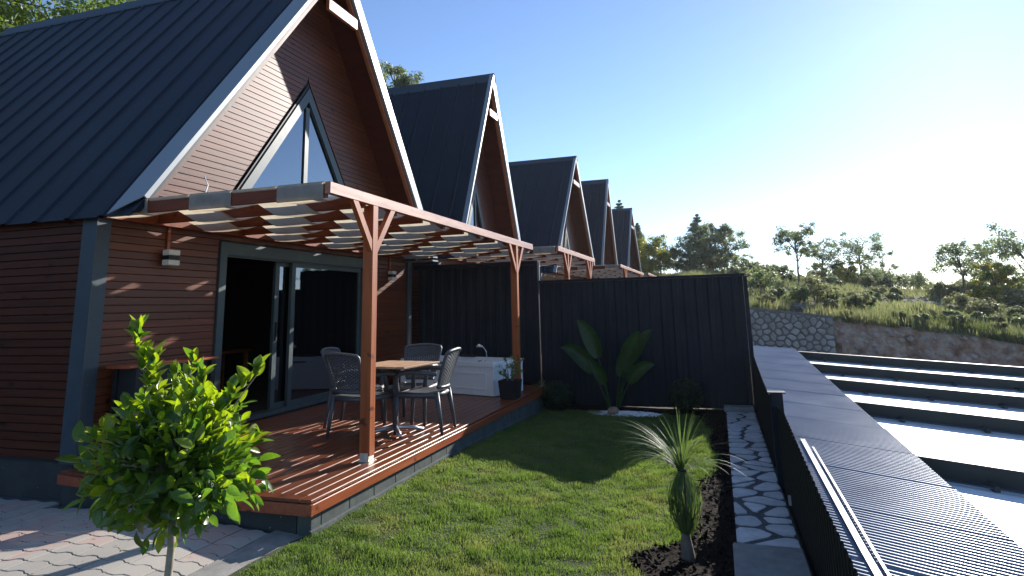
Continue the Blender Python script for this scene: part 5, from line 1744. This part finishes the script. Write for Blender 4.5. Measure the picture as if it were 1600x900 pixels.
def leaf_at(p, outward, young, spread=0.6):
    d = (outward.normalized() + Vector((rr3.uniform(-1, 1), rr3.uniform(-1, 1), rr3.uniform(-0.7, 1.0))) * spread).normalized()
    up = outward.normalized() * 0.75 + Vector((rr3.uniform(-0.8, 0.8), rr3.uniform(-0.8, 0.8), rr3.uniform(0.1, 1.0)))
    sy = up.cross(d)
    if sy.length < 0.05: sy = Vector((0, 1, 0))
    sy.normalize(); nz = d.cross(sy)
    mat4 = Matrix((d, sy, nz)).transposed().to_4x4(); mat4.translation = p
    s = rr3.choice((rr3.uniform(0.5, 0.85), rr3.uniform(0.8, 1.05), rr3.uniform(0.95, 1.2)))
    leafs.append((mat4 @ Matrix.Scale(s, 4), young, p))
for e, k in tips:
    out_ = (e - cc)
    nleaf = 9
    hf = (e.z - cc.z)
    for j in range(nleaf):
        t_ = 1 - 0.075 * j
        p = cc.lerp(e, t_) + Vector((rr3.uniform(-.03, .03), rr3.uniform(-.03, .03), rr3.uniform(-.02, .02)))
        o2 = out_.normalized() + Vector((0, 0, 0.55 if hf > 0 else -0.25))
        leaf_at(p, o2, rr3.random() < (0.7 if hf > 0.06 else 0.2) and j < 5, 1.0)
for p, t_ in extra:
    for j in range(5):
        leaf_at(p, Vector((0, 0, 1.0)), True if rr3.random() < 0.8 else False, 0.85)
camp = Vector((0, 0, 1.75))
def near_key(it):
    p = it[2]; v1 = (p - cc); v2 = (camp - cc).normalized()
    return -(v1.dot(v2) + v1.length * 0.9)
leafs.sort(key=near_key)
restV = {0: MB(), 1: MB()}
for i, (m4, young, p) in enumerate(leafs):
    var = (2 if young else 0) + (i % 2)
    me, mb = variants[var]
    if i < 292:
        q = bpy.data.objects.new("leaf", me); col.objects.link(q); q.parent = fc
        m5 = m4.copy(); m5.translation = m4.translation - Vector(fc.location); q.matrix_local = m5
    else:
        restV[1 if young else 0].add([m4 @ Vector(v_) for v_ in mb.v], mb.f)
part("foliage", restV[0], M['ficus'], fc, kind='stuff', smooth=True)
part("young_foliage", restV[1], M['ficus_young'], fc, kind='stuff', smooth=True)

# ------------------------------------------------------------------ tied strap-leaf plant
yx, yy = 4.87, 0.33
yp = thing("yucca_plant", "palm-like plant with lower leaves tied up and a fountain of thin leaves on top", "plant", (yx, yy, 0))
part("stem", MB().tube([(yx, yy, -0.03), (yx - 0.01, yy, 0.06), (yx, yy + 0.005, 0.16), (yx, yy, 0.3), (yx, yy, 0.6)], [0.06, 0.045, 0.03, 0.018, 0.02], 10), M['bark'], yp, smooth=True)
def strap(pts_, w0, nm="leaf"):
    rows = []
    n_ = len(pts_)
    for i, p in enumerate(pts_):
        t_ = i / (n_ - 1)
        d = (pts_[min(i + 1, n_ - 1)] - pts_[max(0, i - 1)]).normalized()
        sd_ = d.cross(Vector((0, 0, 1)))
        if sd_.length < 0.1: sd_ = Vector((-p.y + yy, p.x - yx, 0))
        sd_.normalize()
        w_ = w0 * (1 - t_ ** 2.2) + 0.0006
        nn = d.cross(sd_).normalized()
        rows.append([p - sd_ * w_, p + nn * w_ * 0.35, p + sd_ * w_])
    part(nm, MB().strip([[tuple(q) for q in r2] for r2 in rows]), M['yucca'], yp, smooth=True)
for i in range(110):
    a = i * 2.399 + rnd.uniform(-0.5, 0.5); R_ = rnd.uniform(0.035, 0.105)
    pts_ = []
    for t_ in np.linspace(0, 1, 9):
        r2 = 0.018 + R_ * math.sin(math.pi * t_ ** (0.8 + 0.3 * (i % 3))) ** 0.9
        pts_.append(Vector((yx + math.cos(a + (0.3 + 0.25 * (i % 2)) * t_) * r2, yy + math.sin(a + 0.3 * t_) * r2, 0.16 + 0.44 * t_)))
    strap(pts_, 0.0055)
part("tie", MB().tube([(yx + 0.03 * math.cos(t_), yy + 0.03 * math.sin(t_), 0.585) for t_ in np.linspace(0, 6.283, 13)], 0.006, 5, cap=False), M['black'], yp)
for i in range(96):
    a = rnd.uniform(0, 6.283); el = rnd.uniform(0.7, 1.5); L_ = rnd.uniform(0.32, 0.46)
    if i % 5 < 2:                                       # heavier on the house side
        a = rnd.uniform(R(55), R(135)); el = rnd.uniform(0.45, 1.1); L_ = rnd.uniform(0.46, 0.66)
    elif i % 19 == 3:
        a = rnd.uniform(R(-110), R(-60)); el = rnd.uniform(0.5, 0.8); L_ = rnd.uniform(0.48, 0.58)
    v_ = Vector((math.cos(a) * math.cos(el), math.sin(a) * math.cos(el), math.sin(el)))
    p = Vector((yx + v_.x * 0.02, yy + v_.y * 0.02, 0.58)); pts_ = [p.copy()]
    for k in range(10):
        p = p + v_ * L_ / 10; v_ = (v_ + Vector((0, 0, -0.135 * (0.5 + 0.9 * math.cos(el))))).normalized(); pts_.append(p.copy())
    strap(pts_, 0.0042)

# ------------------------------------------------------------------ paddle-leaf plant with pebbles by the fence
bx, by_ = 10.75, 1.75
bp_t = thing("paddle_plant", "tall dark plant with upright paddle leaves standing by the dark fence", "plant", (bx, by_, 0))
def paddle(ang, L_, w_, lean, droop, stalk=0.42, lab=None):
    """stalk rises from the base, blade arches outwards at azimuth ang"""
    d = Vector((math.cos(ang) * math.sin(lean), math.sin(ang) * math.sin(lean), math.cos(lean)))
    p = Vector((bx + math.cos(ang) * 0.04, by_ + math.sin(ang) * 0.04, 0.0)); pts_ = [p.copy()]
    out_ = Vector((math.cos(ang), math.sin(ang), 0)); nseg = 18
    for k in range(nseg):
        t_ = k / nseg
        d = (d + out_ * droop * t_ * t_ * 0.5 + Vector((0, 0, -droop * 0.45 * t_ * t_))).normalized()
        p = p + d * L_ / nseg; pts_.append(p.copy())
    k0 = int(nseg * stalk)
    part("leaf_stalk", MB().tube([tuple(q) for q in pts_[:k0 + 2]], [0.02 - 0.012 * i / (k0 + 1) for i in range(k0 + 2)], 6), M['banana'], bp_t, smooth=True)
    rows = []
    for i in range(k0, nseg + 1):
        t_ = (i - k0) / (nseg - k0)
        w2 = max(0.003, w_ * 0.5 * math.sin(math.pi * (0.04 + 0.955 * t_) ** 0.8) ** 0.6)
        dd = (pts_[min(i + 1, nseg)] - pts_[i - 1]).normalized()
        sd_ = dd.cross(Vector((-1, 0, 0.25)).normalized())
        if sd_.length < 0.2: sd_ = Vector((0, 1, 0))
        sd_.normalize(); nn = sd_.cross(dd).normalized()
        wob = 0.012 * math.sin(i * 1.9 + ang * 3)
        q = pts_[i]
        rows.append([tuple(q - sd_ * w2 + nn * (w2 * 0.45 + wob)), tuple(q - sd_ * w2 * 0.5 + nn * w2 * 0.15), tuple(q), tuple(q + sd_ * w2 * 0.5 + nn * w2 * 0.15), tuple(q + sd_ * w2 + nn * (w2 * 0.45 - wob))])
    part("leaf", MB().strip(rows), M['banana'], bp_t, smooth=True, label=lab)
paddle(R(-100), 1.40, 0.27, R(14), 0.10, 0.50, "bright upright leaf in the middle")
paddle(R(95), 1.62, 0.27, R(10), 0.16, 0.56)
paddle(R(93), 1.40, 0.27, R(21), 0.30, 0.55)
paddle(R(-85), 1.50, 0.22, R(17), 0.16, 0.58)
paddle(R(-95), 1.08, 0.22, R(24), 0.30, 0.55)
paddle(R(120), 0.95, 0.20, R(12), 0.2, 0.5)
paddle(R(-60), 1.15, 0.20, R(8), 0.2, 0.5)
pb_ = MB()
for i in range(620):
    a = rnd.uniform(0, 6.283); rr4 = math.sqrt(rnd.random())
    px_, py_ = 10.62 + 0.24 * rr4 * math.cos(a), 1.60 + 0.62 * rr4 * math.sin(a)
    vs, fs = rock_mesh(rnd.uniform(0.014, 0.028), i % 9, (1, 1, 0.7))
    z_ = 0.01 + 0.035 * (1 - rr4)
    pb_.add([(a_ + px_, b_ + py_, c_ + z_) for a_, b_, c_ in vs], fs)
for i in range(22):
    px_, py_ = 10.5 + rnd.uniform(-.05, .1), rnd.uniform(2.3, 2.9)
    vs, fs = rock_mesh(rnd.uniform(0.012, 0.02), i % 9, (1, 1, 0.7))
    pb_.add([(a_ + px_, b_ + py_, c_ + 0.015) for a_, b_, c_ in vs], fs)
part("pebbles", pb_, M['pebble'], kind='stuff')
vs, fs = rock_mesh(0.085, 5, (1, 1.1, 0.85), 2)
o = part("boulder", MB().add([(a_ + 10.52, b_ + 1.73, c_ + 0.06) for a_, b_, c_ in vs], fs), M['boulder'], cat="rock", smooth=True)
o['label'] = "single brown rock among the white pebbles at the foot of the paddle-leaf plant"
# dark clipped shrubs in the shade
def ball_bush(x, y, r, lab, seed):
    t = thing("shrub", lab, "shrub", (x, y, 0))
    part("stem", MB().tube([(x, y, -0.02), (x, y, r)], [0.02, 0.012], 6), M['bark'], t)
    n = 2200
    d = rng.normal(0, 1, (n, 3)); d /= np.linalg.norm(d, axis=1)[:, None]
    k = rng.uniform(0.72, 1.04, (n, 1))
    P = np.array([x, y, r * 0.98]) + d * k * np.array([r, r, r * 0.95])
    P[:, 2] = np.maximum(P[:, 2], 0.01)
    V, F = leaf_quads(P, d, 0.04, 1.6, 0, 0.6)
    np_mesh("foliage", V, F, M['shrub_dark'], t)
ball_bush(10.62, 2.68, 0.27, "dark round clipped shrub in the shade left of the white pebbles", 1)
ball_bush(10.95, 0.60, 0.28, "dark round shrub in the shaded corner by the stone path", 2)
# twiggy little plant at the deck end
tw = thing("twiggy_plant", "small twiggy plant with pale leaf tips at the shaded end of the deck", "plant", (10.6, 2.98, 0))
st = MB(); cs = []
for i in range(7):
    q = Vector((10.6 + rnd.uniform(-.1, .1), 2.98 + rnd.uniform(-.14, .14), rnd.uniform(0.25, 0.5)))
    st.tube([(10.6, 2.98, 0), q], [0.006, 0.003], 4); cs.append(q)
part("stem", st, M['bark'], tw)
V, F = cluster_leaves(cs, [0.06] * 7, 14, 0.045, 2.2); np_mesh("foliage", V, F, M['yucca'], tw)

# planter on the deck
pl_ = thing("planter", "dark square planter with a leafy plant at the foot of the far post", "plant pot", (9.34, 3.07, D))
px_, py_ = 9.34, 3.07
mb = MB()
vs = []
for z, r in ((D + 0.002, 0.12), (D + 0.27, 0.145), (D + 0.27, 0.125), (D + 0.06, 0.11)):
    vs += [(px_ - r, py_ - r, z), (px_ + r, py_ - r, z), (px_ + r, py_ + r, z), (px_ - r, py_ + r, z)]
fs = []
for k in range(3):
    fs += [(k * 4 + i, k * 4 + (i + 1) % 4, (k + 1) * 4 + (i + 1) % 4, (k + 1) * 4 + i) for i in range(4)]
fs += [(3, 2, 1, 0)]
part("pot", mb.add(vs, fs), M['black'], pl_)
part("soil", MB().box(px_ - 0.115, px_ + 0.115, py_ - 0.115, py_ + 0.115, D + 0.2, D + 0.235), M['mulch'], pl_)
st = MB(); cs = []; rs = []
for i in range(16):
    a = rnd.uniform(0, 6.28); r = rnd.uniform(0.05, 0.26)
    q = Vector((px_ + math.cos(a) * r, py_ + math.sin(a) * r, D + 0.24 + rnd.uniform(0.08, 0.4)))
    st.tube([(px_ + math.cos(a) * 0.04, py_ + math.sin(a) * 0.04, D + 0.22), Vector((px_, py_, D + 0.3)).lerp(q, 0.55) + Vector((0, 0, 0.03)), q], [0.005, 0.004, 0.002], 4)
    cs += [q, Vector((px_, py_, D + 0.3)).lerp(q, 0.6)]; rs += [0.05, 0.05]
part("stem", st, M['bark'], pl_)
V, F = cluster_leaves(cs, rs, 12, 0.038, 1.7); np_mesh("foliage", V, F, M['ficus'], pl_)

# small garden light at the lawn corner
gl_ = thing("garden_light", "small black garden spike light at the near corner of the lawn", "lamp", (4.42, 3.02, 0))
part("spike", MB().tube([(4.42, 3.02, -0.02), (4.42, 3.02, 0.05)], 0.008, 8), M['black'], gl_)
part("head", MB().tube([(4.435, 3.02, 0.048), (4.39, 3.02, 0.085)], [0.024, 0.03], 12), M['black'], gl_, smooth=True)
# drain cover at the wall foot
dc = part("drain_cover", MB().lathe([(0.0, 0.0245), (0.24, 0.0245), (0.25, 0.028), (0.0, 0.03)], (4.42, 7.15, 0), 20), M['black'], cat="drain cover")
dc['label'] = "dark round drain cover in the pavers beside the side wall"


n = 260
X = rng.uniform(2.4, 8.0, n); Yd = rng.uniform(0.8, 6.5, n)
ok = ~((X > 4.1) & (Yd > 2.85))
X, Yd = X[ok], Yd[ok]; n = len(X)
Zd = np.array([(pz(b_) + 0.004) if b_ > 3.26 else ((0.17 if b_ > 2.97 else gl(a, b_) + 0.02)) for a, b_ in zip(X, Yd)])
V, F = leaf_quads(np.stack([X, Yd, Zd], 1), np.tile([0, 0, 1.0], (n, 1)), 0.022, 2.2, 0, 0.2)
M['dry'] = rock_mat("dry_leaf", [(0.3, (0.20, 0.14, 0.08)), (0.7, (0.38, 0.29, 0.17))], 30, 0.8, 0.2, 60, 0.0)
np_mesh("leaf_litter", V, F, M['dry'], kind='stuff')

# ------------------------------------------------------------------ thin haze over the whole place
HAZE = 0.00022
hm = bpy.data.materials.new("haze_air"); hm.use_nodes = True
hn = hm.node_tree
for nd in list(hn.nodes):
    if nd.type != 'OUTPUT_MATERIAL': hn.nodes.remove(nd)
hv = hn.nodes.new("ShaderNodeVolumePrincipled")
hv.inputs["Color"].default_value = (0.93, 0.96, 1.0, 1)
hv.inputs["Density"].default_value = HAZE
hv.inputs["Anisotropy"].default_value = 0.5
hn.links.new(hv.outputs[0], [nd for nd in hn.nodes if nd.type == 'OUTPUT_MATERIAL'][0].inputs["Volume"])
part("haze", MB().box(-950, 3050, -2550, 2550, -42, 24), hm, kind='stuff')
